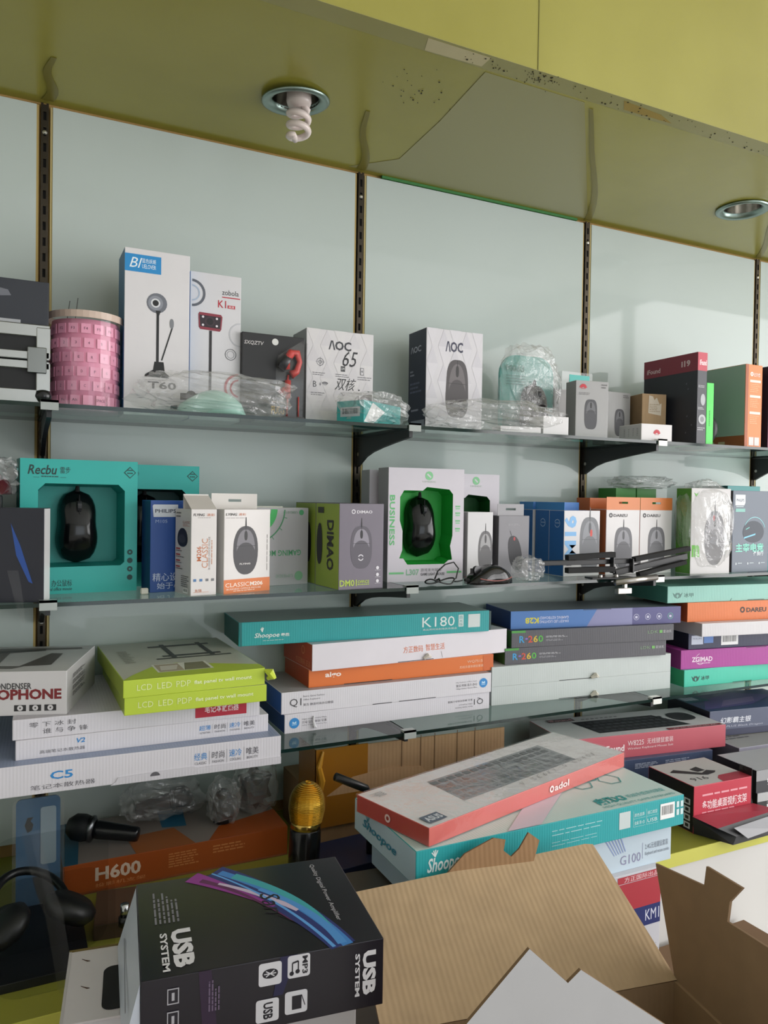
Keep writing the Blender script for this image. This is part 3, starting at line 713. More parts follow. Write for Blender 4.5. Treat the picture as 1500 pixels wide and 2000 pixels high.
b.poly('f', [(.26, .62), (.28, .97), (.44, .95), (.50, .88), (.60, .93), (.72, .80), (.80, .82), (.78, .58), (.5, .60)], '#cbbfae', 'torn_label'); b.small('f', (.30, .63, .74, .80), 5, '#a6937a')
# --- dark box with the red band, spine forward
b = Box('headset_box', 'dark box with a dull red band and a silver device on its spine', 'box', (1.367, -.238, z1), 0, (.029, .16, .203), {'f': '#2c2e36', 'l': '#23262f', 't': '#3a2a2f', 'r': '#23262f'})
b.rect('f', (0, .80, 1, 1), '#c04454'); b.rect('l', (0, .80, 1, 1), '#7d2b3b'); b.txt('f', (.20, .86, .92, .92), 'iFound', '#efdde0', bold=.03); b.txt('l', (.06, .845, .32, .90), 'iFound', '#c9b4b8', bold=.02); b.txt('l', (.71, .86, .87, .93), 'i19', '#c9b4b8', bold=.04)
b.small('f', (.08, .61, .95, .64), 2, '#b8b9bd'); b.poly('f', [(.35+.5*x, .42+.13*y) for x, y in egg(14, 1, 2)], '#aeb0b4', 'device_picture'); b.small('f', (.08, .37, .9, .40), 2, '#b8b9bd'); b.disc('f', .55, .27, .011, '#b5b7ba', .55, part='device_picture'); b.disc('f', .55, .27, .006, '#84868a', part='device_picture'); b.small('f', (.08, .14, .9, .18), 2, '#b8b9bd')
for u, v in ((.8,.66),(.83,.6),(.8,.12),(.9,.2),(.82,.3)): b.poly('l', [(u,v),(u+.02,v+.004),(u+.022,v+.02),(u+.004,v+.018)], '#5a5d66', 'scuff')
# --- green item with black headset behind
b = Box('headset_card', 'bright green upright package beside the red-banded box', 'package', (1.399, -.236, z1), 0, (.022, .11, .138), {'f': '#3fd04a', 'r': '#2fae3c', 't': '#4fd05a', 'l': '#2fa53a'})
b.small('f', (.40, .30, .58, .55), 1, '#2a8a34', vertical=True, rag=0)
t = empty('headset', 'black headset leaning behind the bright green package', 'headset', (1.434, -.205, z1), 0)
g = G(); pts = [(.0, .06+.055*cos(a), .085+.09*sin(a)) for a in [R(-70+250*k/18) for k in range(19)]]
g.tube(pts, [.007]*19, M('#151618', 'plastic', .45), 8); g.build('headband', t, smooth=True)
for yy in (.012, .10):
    g = G(); g.lathe([(0, -.012), (.03, -.011), (.036, -.004), (.036, .006), (.028, .012), (0, .012)], M('#1b1c1f', 'plastic', .5), 20, Matrix.Translation((.004, yy, .038)) @ Matrix.Rotation(R(90), 4, 'Y')); g.build('ear_cup', t, smooth=True)
# --- orange spined box
b = Box('gamepad_box', 'pale grey-green box with an orange spine', 'box', (1.518, -.240, z1), 0, (.056, .19, .190), {'f': '#dd7a2e', 'l': '#98b3a6', 't': '#c9a98c'})
b.rect('l', (0, 0, 1, .14), '#9a5a35'); b.rect('f', (0, 0, .17, 1), '#a5552b'); b.disc('f', .36, .885, .005, '#f4e6dc', .35); b.txt('f', (.47, .855, .86, .905), '达尔优', '#f4e6dc', bold=.01)
for v in (.785, .60, .40): b.rect('f', (.26, v, .90, v+.03), '#f0dccf', 'printed_mark'); b.small('f', (.28, v-.13, .9, v-.02), 5, '#f0b98c', fill=.3)
for u in (.25, .58): b.rect('f', (u, .02, u+.29, .12), '#d3cfcd', 'blank_patch')
for u in (.3, .46, .62): b.rect('l', (u, .03, u+.1, .075), '#c4b58f', 'printed_mark')
b = Box('keyboard_box', 'dark navy box with a pale heading past the orange-spined box', 'box', (1.590, -.245, z1), 0, (.09, .2, .19), {'f': '#232741', 'l': '#1c2036', 't': '#4a4d5a'})
b.rect('f', (0, .82, 1, .93), '#5a5d6c'); b.txt('f', (.05, .84, .9, .91), 'ld a', '#c9c9cf'); b.poly('f', [(0,0),(1,0),(1,.12),(0,.28)], '#7b2f55')

# ================================================================== MIDDLE SHELF
def window_box(name, label, loc, yaw, dims, cols, win, inner, cat='box', chamf=.12, tabs=False, group=None):
    """carton with a die-cut window: frame front, side walls, recessed tray, clear pane. win = (u0,v0,u1,v1)"""
    w, d, h = dims; b = Box(name, label, cat, loc, yaw, dims, cols, group, body=False)
    u0, v0, u1, v1 = win; x0, x1, za, zb = u0*w, u1*w, v0*h, v1*h; c = chamf*(x1-x0)*.6
    if tabs:
        cx, cz = (x0+x1)/2, (za+zb)/2; t = .012
        hole = [(x0+c, za+t), (x0+2.1*c, za), (x1-2.1*c, za), (x1-c, za+t*.6), (x1, za+c), (x1-t*.4, cz-.04), (x1, cz-.02), (x1, zb-c*1.6), (x1-c, zb-.004), (x0+.5*(x1-x0), zb), (x0+.42*(x1-x0), zb-t*.6), (x0+c, zb-t*.6), (x0, zb-c-t), (x0, cz+.01), (x0+t*.5, cz-.01), (x0+t*.5, za+c+.02), (x0, za+c+.004)]
    else:
        hole = [(x0, za), (x1-c*.6, za), (x1, za+c*.5), (x1, zb-c), (x1-c, zb), (x0+c, zb), (x0, zb-c)]
    bm = bmesh.new()
    outer = [bm.verts.new((x, 0, zz)) for x, zz in ((0, 0), (w, 0), (w, h), (0, h))]; inn = [bm.verts.new((x, 0, zz)) for x, zz in hole]
    eds = [bm.edges.new((outer[i], outer[(i+1) % 4])) for i in range(4)] + [bm.edges.new((inn[i], inn[(i+1) % len(inn)])) for i in range(len(inn))]
    bmesh.ops.triangle_fill(bm, use_beauty=True, edges=eds)
    # drop triangles that cover the hole
    def inside(p):
        r = False; j = len(hole)-1
        for i in range(len(hole)):
            (xi, zi), (xj, zj) = hole[i], hole[j]
            if (zi > p[1]) != (zj > p[1]) and p[0] < (xj-xi)*(p[1]-zi)/(zj-zi)+xi: r = not r
            j = i
        return r
    kill = [f for f in bm.faces if inside((f.calc_center_median().x, f.calc_center_median().z))]
    bmesh.ops.delete(bm, geom=kill, context='FACES_ONLY')
    me = bpy.data.meshes.new('front_panel'); bm.to_mesh(me); bm.free(); me.materials.append(M(b.cols['f'], 'card')); b.body = link('front_panel', me, b.root)
    g = G()
    for k in 'lrtkb':
        sk = ''.join(q for q in 'flrtkb' if q != k); g.box((0, 0, 0), (w, d, h), M(b.cols[k], 'card'), skip=sk)
    g.build('carton_walls', b.root)
    g = G(); yb = d*.85
    n = len(hole); vs = [(x, 0.0003, zz) for x, zz in hole]+[(x+(w/2-x)*.06, yb, zz+(h/2-zz)*.06) for x, zz in hole]
    g.add(vs, [(i, (i+1) % n, (i+1) % n+n, i+n) for i in range(n)]+[list(range(n, 2*n))], M(inner, 'card', .5)); g.build('tray', b.root)
    g = G(); g.add([(x, .0006, zz) for x, zz in hole], [list(range(n))], PANE); g.build('window_pane', b.root)
    return b
TEAL = '#1fa79f'
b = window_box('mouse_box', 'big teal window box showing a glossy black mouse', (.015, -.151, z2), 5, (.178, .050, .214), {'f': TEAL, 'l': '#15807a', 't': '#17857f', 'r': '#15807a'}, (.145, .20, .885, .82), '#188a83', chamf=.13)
def teal_print(b, full=True):
    if full:
        b.txt('f', (.06, .885, .30, .955), 'Recbu', '#10302e', bold=.015, shear=.25); b.txt('f', (.325, .895, .41, .945), '雷步', '#10302e'); b.small('f', (.17, .855, .31, .875), 1, '#1a5a56', rag=0); b.line('f', (.105, .865), (.155, .865), .0006, '#1a5a56'); b.line('f', (.325, .865), (.375, .865), .0006, '#1a5a56')
        b.txt('f', (.26, .055, .43, .105), '办公鼠标', '#10423f'); b.txt('f', (.20, .025, .43, .05), 'wired office mouse', '#10423f', shear=.2)
        for k, v in enumerate((.30, .235, .17, .105)): b.disc('f', .935, v, .0045, '#0e3f3c', .0 if k % 2 else .35)
    b.poly('f', [(.93, .87), (.985, .915), (.93, .96), (.875, .915)], '#0f3a38', 'diamond_mark'); b.poly('f', [(.93, .878), (.975, .915), (.93, .952), (.885, .915)], TEAL, 'diamond_mark'); b.small('f', (.905, .893, .955, .938), 2, '#0f3a38', rag=0)
teal_print(b)
_o = b.root.matrix_basis
def in_box(b, x, y, zz): return Matrix.Translation(b.root.location) @ Euler(b.root.rotation_euler).to_matrix().to_4x4() @ Vector((x, y, zz))
make_mouse('glossy black mouse in the big teal window box', in_box(b, .089, .041, .106), (R(90), 0, R(5)), .122, .066, .036, '#0b0b0d')
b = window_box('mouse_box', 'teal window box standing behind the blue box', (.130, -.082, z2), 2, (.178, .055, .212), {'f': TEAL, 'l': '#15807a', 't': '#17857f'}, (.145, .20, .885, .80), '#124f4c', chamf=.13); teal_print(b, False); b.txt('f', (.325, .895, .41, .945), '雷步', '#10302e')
make_mouse('black mouse in the rear teal window box', in_box(b, .089, .045, .104), (R(90), 0, R(2)), .118, .064, .034, '#0b0b0d')
b = Box('accessory_box', 'slim dull blue box behind the big teal window box', 'box', (.020, -.075, z2), 0, (.105, .05, .2165), {'f': '#4a6f9a'})
b = Box('mouse_box', 'navy blue mouse box with white logo patch and white slogan', 'box', (.207, -.178, z2), 9, (.082, .045, .151), {'f': '#1f4a94', 'l': '#142f60', 't': '#2a55a0'})
b.poly('f', [(.06, .82), (.56, .82), (.56, .955), (.06, .955), (.04, .94)], '#ced3dc', 'logo_patch'); b.txt('f', (.09, .865, .52, .905), 'PHILIPS', '#3a3f52', bold=.02); b.txt('f', (.10, .755, .34, .79), 'M105', '#9aaed0'); b.txt('f', (.05, .12, .56, .21), '精心设', '#c3cee4'); b.txt('f', (.14, .035, .64, .105), '始于心', '#c3cee4')
g = G(); g.box((0, 0, 0), (.012, .008, .010), M('#c8c4b8', 'plastic')); o = g.build('plug_cap', None, loc=(.190, -.196, z2), bevel=.0015); tag(o, 'tiny white plastic cap in front of the navy blue box', 'cap')
# two white and orange boxes
WO = {'f': '#d8d3d1', 'l': '#c9c6c4', 't': '#cfcac6', 'r': '#c9c6c4'}
b = Box('mouse_box', 'white mouse box showing its narrow side with orange lettering', 'box', (.259, -.243, z2), 10, (.043, .068, .138), WO)
b.txt('f', (.22, .40, .40, .57), 'M206', '#c06a3a', rot=90, bold=.01); b.txt('f', (.42, .32, .66, .66), 'CLASSIC', '#c88a6a', rot=90); b.txt('f', (.68, .30, .75, .68), 'BUSINESS OFFICE MOUSE', '#8a7f7c', rot=90); b.small('f', (.80, .36, .86, .64), 1, '#c88a6a', vertical=True, rag=0)
b.txt('f', (.08, .92, .52, .95), 'FLYING', '#4a4644', bold=.02, shear=.2); b.txt('f', (.60, .92, .92, .95), '清彩', '#c8703c'); b.small('f', (.25, .895, .75, .905), 1, '#8a7f7c', rag=0)
for u in (.1, .34, .58, .8): b.rect('f', (u, .165, u+.11, .195), '#4a76a8' if u < .5 else '#77787c', 'printed_mark')
b.txt('f', (.18, .045, .42, .075), 'BUSB', '#c06a3a'); b.line('f', (.1,.04),(.7,.04), .0005, '#c88a6a')
b.small('l', (.08, .88, .38, .96), 2, '#6a6664'); b.txt('l', (.48, .83, .95, .86), 'CLASSIC', '#b88a80'); b.small('l', (.5,.79,.95,.82), 2, '#b88a80')
b.poly('l', [(.12+.72*x, .555+.22*y) for x, y in egg(22, .75, 2.2)], '#202024', 'mouse_picture'); b.poly('l', [(.2+.5*x, .60+.10*y) for x, y in egg(18, .8, 2)], '#3a3a3f', 'mouse_picture')
for v in (.52, .45, .38, .31): b.rect('l', (.08, v, .34, v+.018), '#a84a44', 'printed_mark'); b.small('l', (.08, v-.035, .6, v-.01), 1, '#7a7674')
b.small('l', (.42, .08, .9, .22), 6, '#6a6664'); b.barcode('l', (.55, .02, .85, .08)); b.hangtab('#cbc8c4', 0, 1, .024, .5)
g = G(); g.add([(0, 0, .138), (.043, 0, .138), (.043, .034, .160), (0, .034, .160)], [(0,1,2,3)], M('#c9c2bb', 'card')); g.build('open_flap', b.root)
b = Box('mouse_box', 'white mouse box with a mouse picture over an orange base band', 'box', (.314, -.234, z2), 20, (.093, .042, .138), WO)
b.rect('f', (0, 0, 1, .165), '#d8763a'); b.txt('f', (.035, .075, .54, .125), 'CLASSIC', '#f2e3d8'); b.txt('f', (.56, .075, .84, .125), 'M206', '#f2e3d8', bold=.03); b.txt('f', (.06, .04, .80, .06), 'BUSINESS OFFICE MOUSE', '#f2e3d8'); b.small('f', (.2,.012,.66,.03), 1, '#f2d3c0', rag=0)
b.mouse('f', (.19, .215, .73, .80), '#3c3a3e', '#77747a', '#1a1a1c', True, .98, power=2.3); b.txt('f', (.33, .335, .56, .355), 'FLYING', '#d8d4d2', bold=.02)
b.txt('f', (.03, .925, .27, .955), 'LYING', '#4a4644', bold=.02, shear=.2); b.txt('f', (.30, .925, .46, .955), '清彩', '#c8703c'); b.small('f', (.03, .89, .44, .90), 1, '#8a7f7c', rag=0); b.small('f', (.93, .25, .95, .7), 1, '#8a8684', vertical=True); b.hangtab('#c6c1bb', 0, 1, .026, .9)
# silver upside-down box
b = Box('mouse_box', 'silver grey mouse box standing upside down with green print', 'box', (.390, -.152, z2), 10, (.108, .06, .140), {'f': '#adabaf', 't': '#c2c4b6', 'l': '#8f8e92'})
b.disc('f', -.02, .99, .046, '#3fae5c', .72, a0=-88, a1=-2); b.disc('f', -.02, .99, .062, '#4a8a62', .96, a0=-88, a1=-2)
for a in (-75, -55, -35, -15): b.line('f', (-.02+.060*cos(R(a))/.108, .99+.060*sin(R(a))/.140), (-.02+.068*cos(R(a))/.108, .99+.068*sin(R(a))/.140), .0012, '#4a8a62')
b.txt('f', (.02, .38, .86, .455), 'GAMING MOUSE', '#4f9a6c', rot=180, bold=.015); b.txt('f', (.52, .925, .78, .955), 'USB2.0/1.1', '#5a8a6c', rot=180); b.disc('f', .86, .94, .005, '#4f9a6c'); b.disc('f', .82, .115, .0085, '#7fae8c'); b.txt('f', (.38, .10, .70, .14), 'LIMEIDE', '#8aa894', rot=180)
g = G(); g.box((-.004, .01, .140), (.06, .05, .1425), M('#c9c9be', 'card')); g.build('loose_flap', b.root)
# lime and grey boxes
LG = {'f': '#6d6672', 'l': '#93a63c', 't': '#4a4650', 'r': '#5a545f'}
b = Box('mouse_box', 'grey mouse box with a lime side and a mouse picture at the shelf front', 'box', (.511, -.246, z2), 4, (.088, .095, .150), LG)
b.mouse('f', (.25, .24, .74, .74), '#57525c', '#8a8590', '#1d1a20', True, .98, power=2.6); b.disc('f', .485, .37, .0055, '#d8d4da', .7, a0=20, a1=160); b.disc('f', .485, .37, .0055, '#d8d4da', .7, a0=200, a1=340)
b.disc('f', .31, .905, .004, '#d8d4da', .6); b.txt('f', (.385, .885, .735, .92), 'DIMAO', '#d8d4da', bold=.03); b.txt('f', (.02, .04, .40, .115), 'DM01', '#aabf4c', bold=.02); b.txt('f', (.42, .07, .68, .105), 'OFFICE', '#aabf4c', bold=.02); b.small('f', (.42,.04,.68,.06), 1, '#aabf4c', rag=0)
for v in (.245, .165, .09): b.disc('f', .87, v, .003, '#d8d4da'); b.small('f', (.81, v-.035, .94, v-.025), 1, '#c8c4ca', rag=0)
b.txt('l', (.50, .21, .78, .80), 'DIMAO', '#2c2a2e', rot=270, bold=.03); b.rect('l', (.1, .88, .36, .95), '#3a3a2e', 'printed_mark'); b.poly('l', [(.05+.26*x, .26+.5*y) for x, y in egg(20, .9, 2.2)], '#25242a', 'side_picture')
b = Box('mouse_box', 'grey and lime mouse box tucked behind its look-alike', 'box', (.506, -.146, z2), 3, (.088, .095, .150), LG); b.poly('l', [(.5+.3*x, .26+.5*y) for x, y in egg(20, .9, 2.2)], '#25242a', 'mouse_picture')
# white and green window boxes
WG = {'f': '#cbc5cd', 'l': '#a3a1a3', 't': '#8d8b8e', 'r': '#a9a7a9'}
b = window_box('mouse_box', 'tall white window box with a bright green tray and black mouse', (.647, -.160, z2), -3, (.163, .050, .219), WG, (.15, .15, .85, .835), '#20a83c', tabs=True)
b.disc('f', .525, .935, .0085, '#7fc08c'); b.line('f', (.50, .95), (.55, .92), .003, '#cbc5cd'); b.txt('f', (.44, .875, .615, .89), 'LIMEIDE', '#a9b9ac'); b.txt('f', (.018, .32, .085, .76), 'BUSINESS', '#5fb672', rot=270, bold=.02)
b.txt('f', (.24, .055, .41, .11), 'L307', '#86b294', bold=.03); b.txt('f', (.43, .085, .71, .115), '游戏发光鼠标', '#77767a'); b.txt('f', (.43, .05, .75, .075), 'GAME LIGHT MOUSE', '#5a595d', bold=.02); b.rect('f', (.02, .068, .21, .085), '#6dbb7c', 'printed_mark'); b.rect('f', (.78, .068, .98, .085), '#6dbb7c', 'printed_mark')
for v in (.66, .60, .53, .46): b.rect('f', (.885, v, .95, v+.012), '#6dbb7c', 'printed_mark'); b.rect('f', (.89, v-.02, .945, v-.008), '#8cc79a', 'printed_mark')
make_mouse('glossy black mouse in the tall green-tray window box', in_box(b, .081, .040, .105), (R(90), 0, R(-3)), .122, .066, .038, '#0a0a0c')
b = Box('mouse_box', 'white carton hidden behind the tall green-tray window box', 'box', (.636, -.098, z2), -3, (.125, .045, .216), WG)
b = window_box('mouse_box', 'white window box with a dark green tray behind the plain white box', (.785, -.103, z2), -2, (.150, .048, .213), WG, (.15, .15, .85, .80), '#0f5a22', tabs=True)
b.disc('f', .62, .935, .0085, '#7fc08c'); b.line('f', (.60, .95), (.645, .92), .003, '#cbc5cd'); b.txt('f', (.53, .875, .71, .89), 'LIMEIDE', '#a9b9ac')
b = Box('mouse_box', 'plain white mouse box with a cut-off grey mouse picture', 'box', (.822, -.165, z2), 0, (.060, .050, .135), {'f': '#d0ced0', 't': '#c3c2c4', 'l': '#a8a7a9'})
b.mouse('f', (.42, .10, 1.0, .72), '#6a686a', '#a3a1a3', '#4a484a', True, .98)
b = Box('mouse_box', 'dark grey mouse box with a hang tab and a tilted black mouse picture', 'box', (.893, -.170, z2), 4, (.080, .050, .128), {'f': '#77757a', 'l': '#565458', 't': '#8a888c'})
b.poly('f', [(.28+p[0]*.44+p[1]*-.16+.12, .12+.56*p[1]) for p in egg(24, .95, 2.4)], '#26252a', 'mouse_picture'); b.poly('f', [(.48+.06*x, .60+.06*y) for x, y in egg(10, 1, 2)], '#b03034', 'mouse_picture'); b.line('f', (.42, .68), (.36, .76), .001, '#26252a'); b.small('f', (.3, .83, .78, .87), 2, '#9a989c'); b.txt('f', (.66, .20, .78, .225), 'lenovo', '#b9b7bb', rot=0); b.hangtab('#8e8c90', 0, .86, .024, .1)
# blue boxes
BL_ = {'f': '#d3d0d2', 'l': '#1f62a8', 't': '#2a72bb', 'r': '#2a72bb'}
for i, (x, y, lab) in enumerate(((1.053, -.178, 'blue-sided mouse box with big pale blue lettering on its white front'), (1.055, -.126, 'blue mouse box right behind its white-fronted look-alike'), (1.050, -.074, 'rearmost blue mouse box of the row of three'))):
    b = Box('mouse_box', lab, 'box', (x, y, z2), 0, (.097, .050, .140), BL_)
    b.disc('l', .55, .80, .009, '#b9cfe6', .86, a0=-160, a1=160); b.small('l', (.4, .785, .7, .81), 1, '#b9cfe6', rag=0); b.small('l', (.15, .17, .95, .20), 1, '#8fb2d6', rag=0)
    if i == 0:
        b.txt('f', (.01, .28, .34, .92), 'M16', '#7fb4e4', rot=90, bold=.04); b.mouse('f', (.44, .06, .99, .90), '#76777c', '#8f9096', '#55565a', True, 1, power=3); b.poly('f', [(.72+.07*x, .60+.11*y) for x, y in egg(10, 1, 2.5)], '#d04a40', 'mouse_picture'); b.small('f', (.08,.10,.28,.22), 3, '#77767a')
    g = G(); g.box((0, 0, .140), (.0008, .05, .157), M('#3a86cc', 'card')); g.box((.0008, .049, .140), (.08, .0497, .157), M('#2a72bb', 'card')); g.build('tuck_flap', b.root)
# orange-sided twin boxes
OR = {'f': '#d6d2d2', 'l': '#c4632c', 't': '#d07238', 'r': '#c9682f'}
for x, lab in ((1.168, 'white-fronted orange mouse box next to the pale blue lettering'), (1.266, 'white-fronted orange mouse box next to the bagged white box')):
    b = Box('mouse_box', lab, 'box', (x, -.178, z2), 0, (.0965, .05, .143), OR)
    b.mouse('f', (.25, .08, .78, .73), '#67666b', '#8f8e94', '#4a494d', True, 1, power=3.2); b.disc('f', .13, .91, .005, '#3a383c', .45); b.txt('f', (.21, .885, .62, .93), 'DAREU', '#3a383c', bold=.02); b.poly('f', [(.36+.25*x, .10+.12*y) for x, y in egg(14, 1, 2)], '#3b3a40', 'mouse_picture'); b.hangtab('#d27a40', 0, 1, .027, 0.)
b = Box('mouse_box', 'orange box peeking out behind the twin orange-sided boxes', 'box', (1.170, -.122, z2), 0, (.095, .045, .168), {'f': '#cf6c33'})
for x, lab in ((1.280, 'green-topped box behind the twin orange-sided boxes'), (1.345, 'green-topped box behind the bagged white box')):
    b = Box('mouse_box', lab, 'box', (x, -.085, z2), 0, (.062, .06, .192), {'f': '#3e8a36', 't': '#5aa04a'})
# bagged white and green box
b = Box('mouse_box', 'white box with green side inside a clear plastic bag', 'box', (1.370, -.226, z2), -8, (.108, .050, .193), {'f': '#cfcccc', 'l': '#5a9a3c', 't': '#c9c7c5'})
b.mouse('f', (.34, .10, .86, .74), '#6f6d72', '#9a989e', '#4a484c', True, 1, power=2.2); b.poly('f', [(.55+.05*x, .62+.07*y) for x, y in egg(10, 1, 2)], '#b03a3c', 'mouse_picture'); b.txt('f', (.03, .20, .22, .34), 'm', '#6fc24a', bold=.05); b.disc('f', .88, .86, .006, '#8a888a', .85); b.poly('f', [(.06, .95), (.12, .90), (.18, .95), (.12, .93)], '#6fc24a', 'printed_mark')
crumple('plastic_bag', 'clear bag drawn over the white and green mouse box', 'plastic bag', (1.430, -.208, z2+.0008), (.130, .084, .212), 21, amp=.10, mat=FILM, yaw=-8, freq=3.0)
crumple('plastic_bag', 'crumpled bag end lying over the green-topped boxes', 'plastic bag', (1.375, -.070, z2+.1925), (.16, .09, .030), 23, amp=.3)
b = Box('mouse_box', 'dark blue-grey mouse box with mint green headline', 'box', (1.503, -.226, z2), 0, (.123, .050, .190), {'f': '#5a6472', 'l': '#2a2526', 't': '#4a525e'})
b.poly('f', [(.06, .82), (.30, .82), (.33, .85), (.33, .95), (.06, .95)], '#dfe2e6', 'logo_patch'); b.txt('f', (.09, .865, .30, .90), 'PHILIPS', '#4a5060', bold=.02); b.rect('f', (.07, .74, .33, .78), '#7fb8ae', 'printed_panel'); b.small('f', (.08,.785,.28,.81), 1, '#c9d4d8', rag=0)
b.poly('f', [(.27+.6*x, .36+.27*y) for x, y in egg(26, .95, 2)], '#353c48', 'mouse_picture'); b.poly('f', [(.31,.41),(.62,.455),(.63,.475),(.32,.43)], '#7cc4e0', 'mouse_picture'); b.poly('f', [(.36,.52),(.46,.545),(.46,.555),(.36,.53)], '#6fc9c0', 'mouse_picture'); b.disc('f', .60, .48, .038, '#8fd0d6', .96, a0=20, a1=150, part='mouse_picture')
b.txt('f', (.09, .245, .86, .355), '主宰电竞', '#7fd0bc', bold=.03); b.txt('f', (.58, .20, .86, .25), '任我行', '#dfe6ea', bold=.015)
for u in (.08, .40, .72): b.disc('f', u+.03, .105, .0025, '#dfe6ea', .5); b.small('f', (u+.08, .095, u+.19, .115), 1, '#c9d4d8', rag=0)
P2 = 'seated_person_print'
b.poly('l', [(.16+.55*x, .64+.16*y) for x, y in egg(20, .95, 2.1)], '#8a4f40', P2); b.poly('l', [(.10,.66),(.35,.63),(.62,.64),(.95,.58),(.95,.42),(.05,.42)], '#352a30', P2); b.poly('l', [(0,.30),(1,.27),(1,.36),(0,.40)], '#a07858', P2); b.txt('l', (.15, .13, .65, .19), '电竞', '#3f8a86')
b = Box('mouse_box', 'deep teal box past the dark blue-grey mouse box', 'box', (1.640, -.215, z2), 0, (.09, .06, .140), {'f': '#0f8f8f', 'l': '#0c7272', 't': '#3a9a98'})
b = Box('mouse_box', 'taller teal box at the back past the dark blue-grey box', 'box', (1.635, -.10, z2), 0, (.12, .08, .205), {'f': '#2a8a8a', 'l': '#1f6a6a', 't': '#3a9a98'})
# --- loose black mouse with cable, bag, folding stand
make_mouse('loose black mouse with a red side line at the shelf edge', (.828, -.232, z2), (0, 0, R(98)), .105, .058, .036, '#1b1a1b', stripe='#a0605c')
t = empty('mouse_cable', 'thin black mouse cable coiled in a loose knot', 'cable', (.720, -.235, z2), 0); g = G(); pts = []
for k in range(40):
    a = k/39*2*pi*2; pts.append((.03*cos(a)*(1+.1*sin(3*a)), .010*sin(a), .0075+.005*sin(2*a+.5)))
pts += [(.034, 0, .012), (.040, .002, .03), (.030, .003, .042), (.012, .004, .038), (-.004, .003, .026), (-.012, 0, .012)]
g.tube(pts, .0014, M('#131314', 'plastic', .4), 6); g.build('coil', t, smooth=True)
g = G(); g.tube([(.030, 0, .006), (.036, -.002, .006), (.046, -.001, .0075), (.0475, -.001, .008)], .0014, M('#131314', 'plastic', .4), 6); g.build('lead', t, smooth=True)
g = G(); g.tube([(-.006, -.011, .007), (-.003, 0, .012), (-.004, .012, .007)], .002, M('#0c0c0d', 'plastic'), 6); g.build('cable_tie', t, smooth=True)
crumple('plastic_bag', 'small crumpled clear bag beside the loose black mouse', 'plastic bag', (.928, -.222, z2+.0005), (.06, .05, .048), 31, amp=.25, mat=FILM)
t = empty('laptop_stand', 'black folding metal stand with rubber pads and a clamp screw', 'laptop stand', (.96, -.232, z2), -3)
BK = M('#1b1b1d', 'plastic', .35); RB = M('#0e0e0f', 'matte'); ST = M('#a9a5a0', 'metal', .3)
def bar(nm, a, b, w_, h_, m, par):
    A, B = Vector(a), Vector(b); d = (B-A); L_ = d.length; g = G(); g.box((0, -w_/2, -h_/2), (L_, w_/2, h_/2), m)
    o = g.build(nm, par, bevel=.0008); o.matrix_local = Matrix.Translation(A) @ d.to_track_quat('X', 'Z').to_matrix().to_4x4(); return o
bar('arm', (.0, .012, .034), (.24, .0, .036), .012, .010, BK, t); bar('arm', (.175, .0, .012), (.355, -.014, .045), .012, .013, BK, t)
for z_, dz in ((.046, .008), (.020, .001)): bar('pad', (.05, -.006, z_), (.165, -.010, z_+dz*.6), .014, .011, RB, t)
bar('pad', (.215, -.012, .040), (.355, -.022, .062), .014, .010, RB, t); bar('pad', (.225, -.014, .008), (.345, -.022, .033), .014, .009, RB, t)
bar('end_plate', (.163, -.008, .012), (.163, -.008, .055), .012, .004, BK, t); bar('end_plate', (.212, -.010, .012), (.212, -.010, .042), .012, .004, BK, t)
bar('clamp_plate', (.10, -.012, .004), (.20, -.024, .004), .03, .004, M('#232325', 'plastic', .3), t)
g = G(); g.tube([(.150, -.034, -.004), (.255, -.036, .004)], .0065, ST, 12); g.build('clamp_screw', t, smooth=True)
g = G(); g.box((.155, -.038, -.028), (.190, -.026, -.016), ST); g.box((.172, -.036, -.018), (.180, -.028, -.006), ST); g.build('clamp_jaw', t, bevel=.001)
for x in (.125, .165):
    g = G(); g.lathe([(0, .011), (.0045, .010), (.005, .006), (.005, .004)], ST, 10, Matrix.Translation((x, -.018, 0))); g.build('rivet', t)
# --- left edge: wrapped dark boxes
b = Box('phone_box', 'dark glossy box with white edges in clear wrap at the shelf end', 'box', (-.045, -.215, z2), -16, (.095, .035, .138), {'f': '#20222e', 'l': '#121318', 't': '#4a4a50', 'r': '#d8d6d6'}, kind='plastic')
b.poly('f', [(.52, .84), (.66, .60), (.84, .20), (.78, .22), (.60, .50)], '#2a4f9a', 'blue_streak'); b.rect('f', (0.0, 0, .06, 1), '#c9c8ca', 'white_edge')  # blue gleam on the glossy front, painted as a flat patch
g = G(); n = 10; vs = []; fs = []
for k in range(n+1):
    t_ = k/n; y = -.262-.006*sin(t_*6); vs += [(-.002+.020*t_, y, z2+.05-.085*t_), (.012+.016*t_-.006*t_*t_, y-.003*cos(t_*9), z2+.05-.08*t_)]
for k in range(n): fs.append((2*k, 2*k+1, 2*k+3, 2*k+2))
o = link('wrapper_tail', new_mesh('wrapper_tail', vs, fs, CLEAR)); tag(o, 'loose tail of clear wrap hanging over the middle shelf edge', 'plastic film')
b = Box('accessory_box', 'black box under the bagged red and black mouse', 'box', (-.165, -.190, z2), 0, (.155, .14, .155), {'f': '#17181b'})
make_mouse('red and black mouse in a clear bag atop the black box', (-.035, -.150, z2+.157), (0, 0, R(30)), .10, .058, .036, '#4a1f24')
crumple('plastic_bag', 'clear bag around the red and black mouse', 'plastic bag', (-.035, -.135, z2+.1555), (.10, .09, .06), 41, amp=.25)

# ================================================================== LOWEST SHELF
def flatbox(name, label, x, y, z, yaw, w, d, h, cols, kind='corr', cat='box', **k):
    return Box(name, label, cat, (x, y, z), yaw, (w, d, h), cols, kind=kind, **k)
WH = '#d3d0d6'
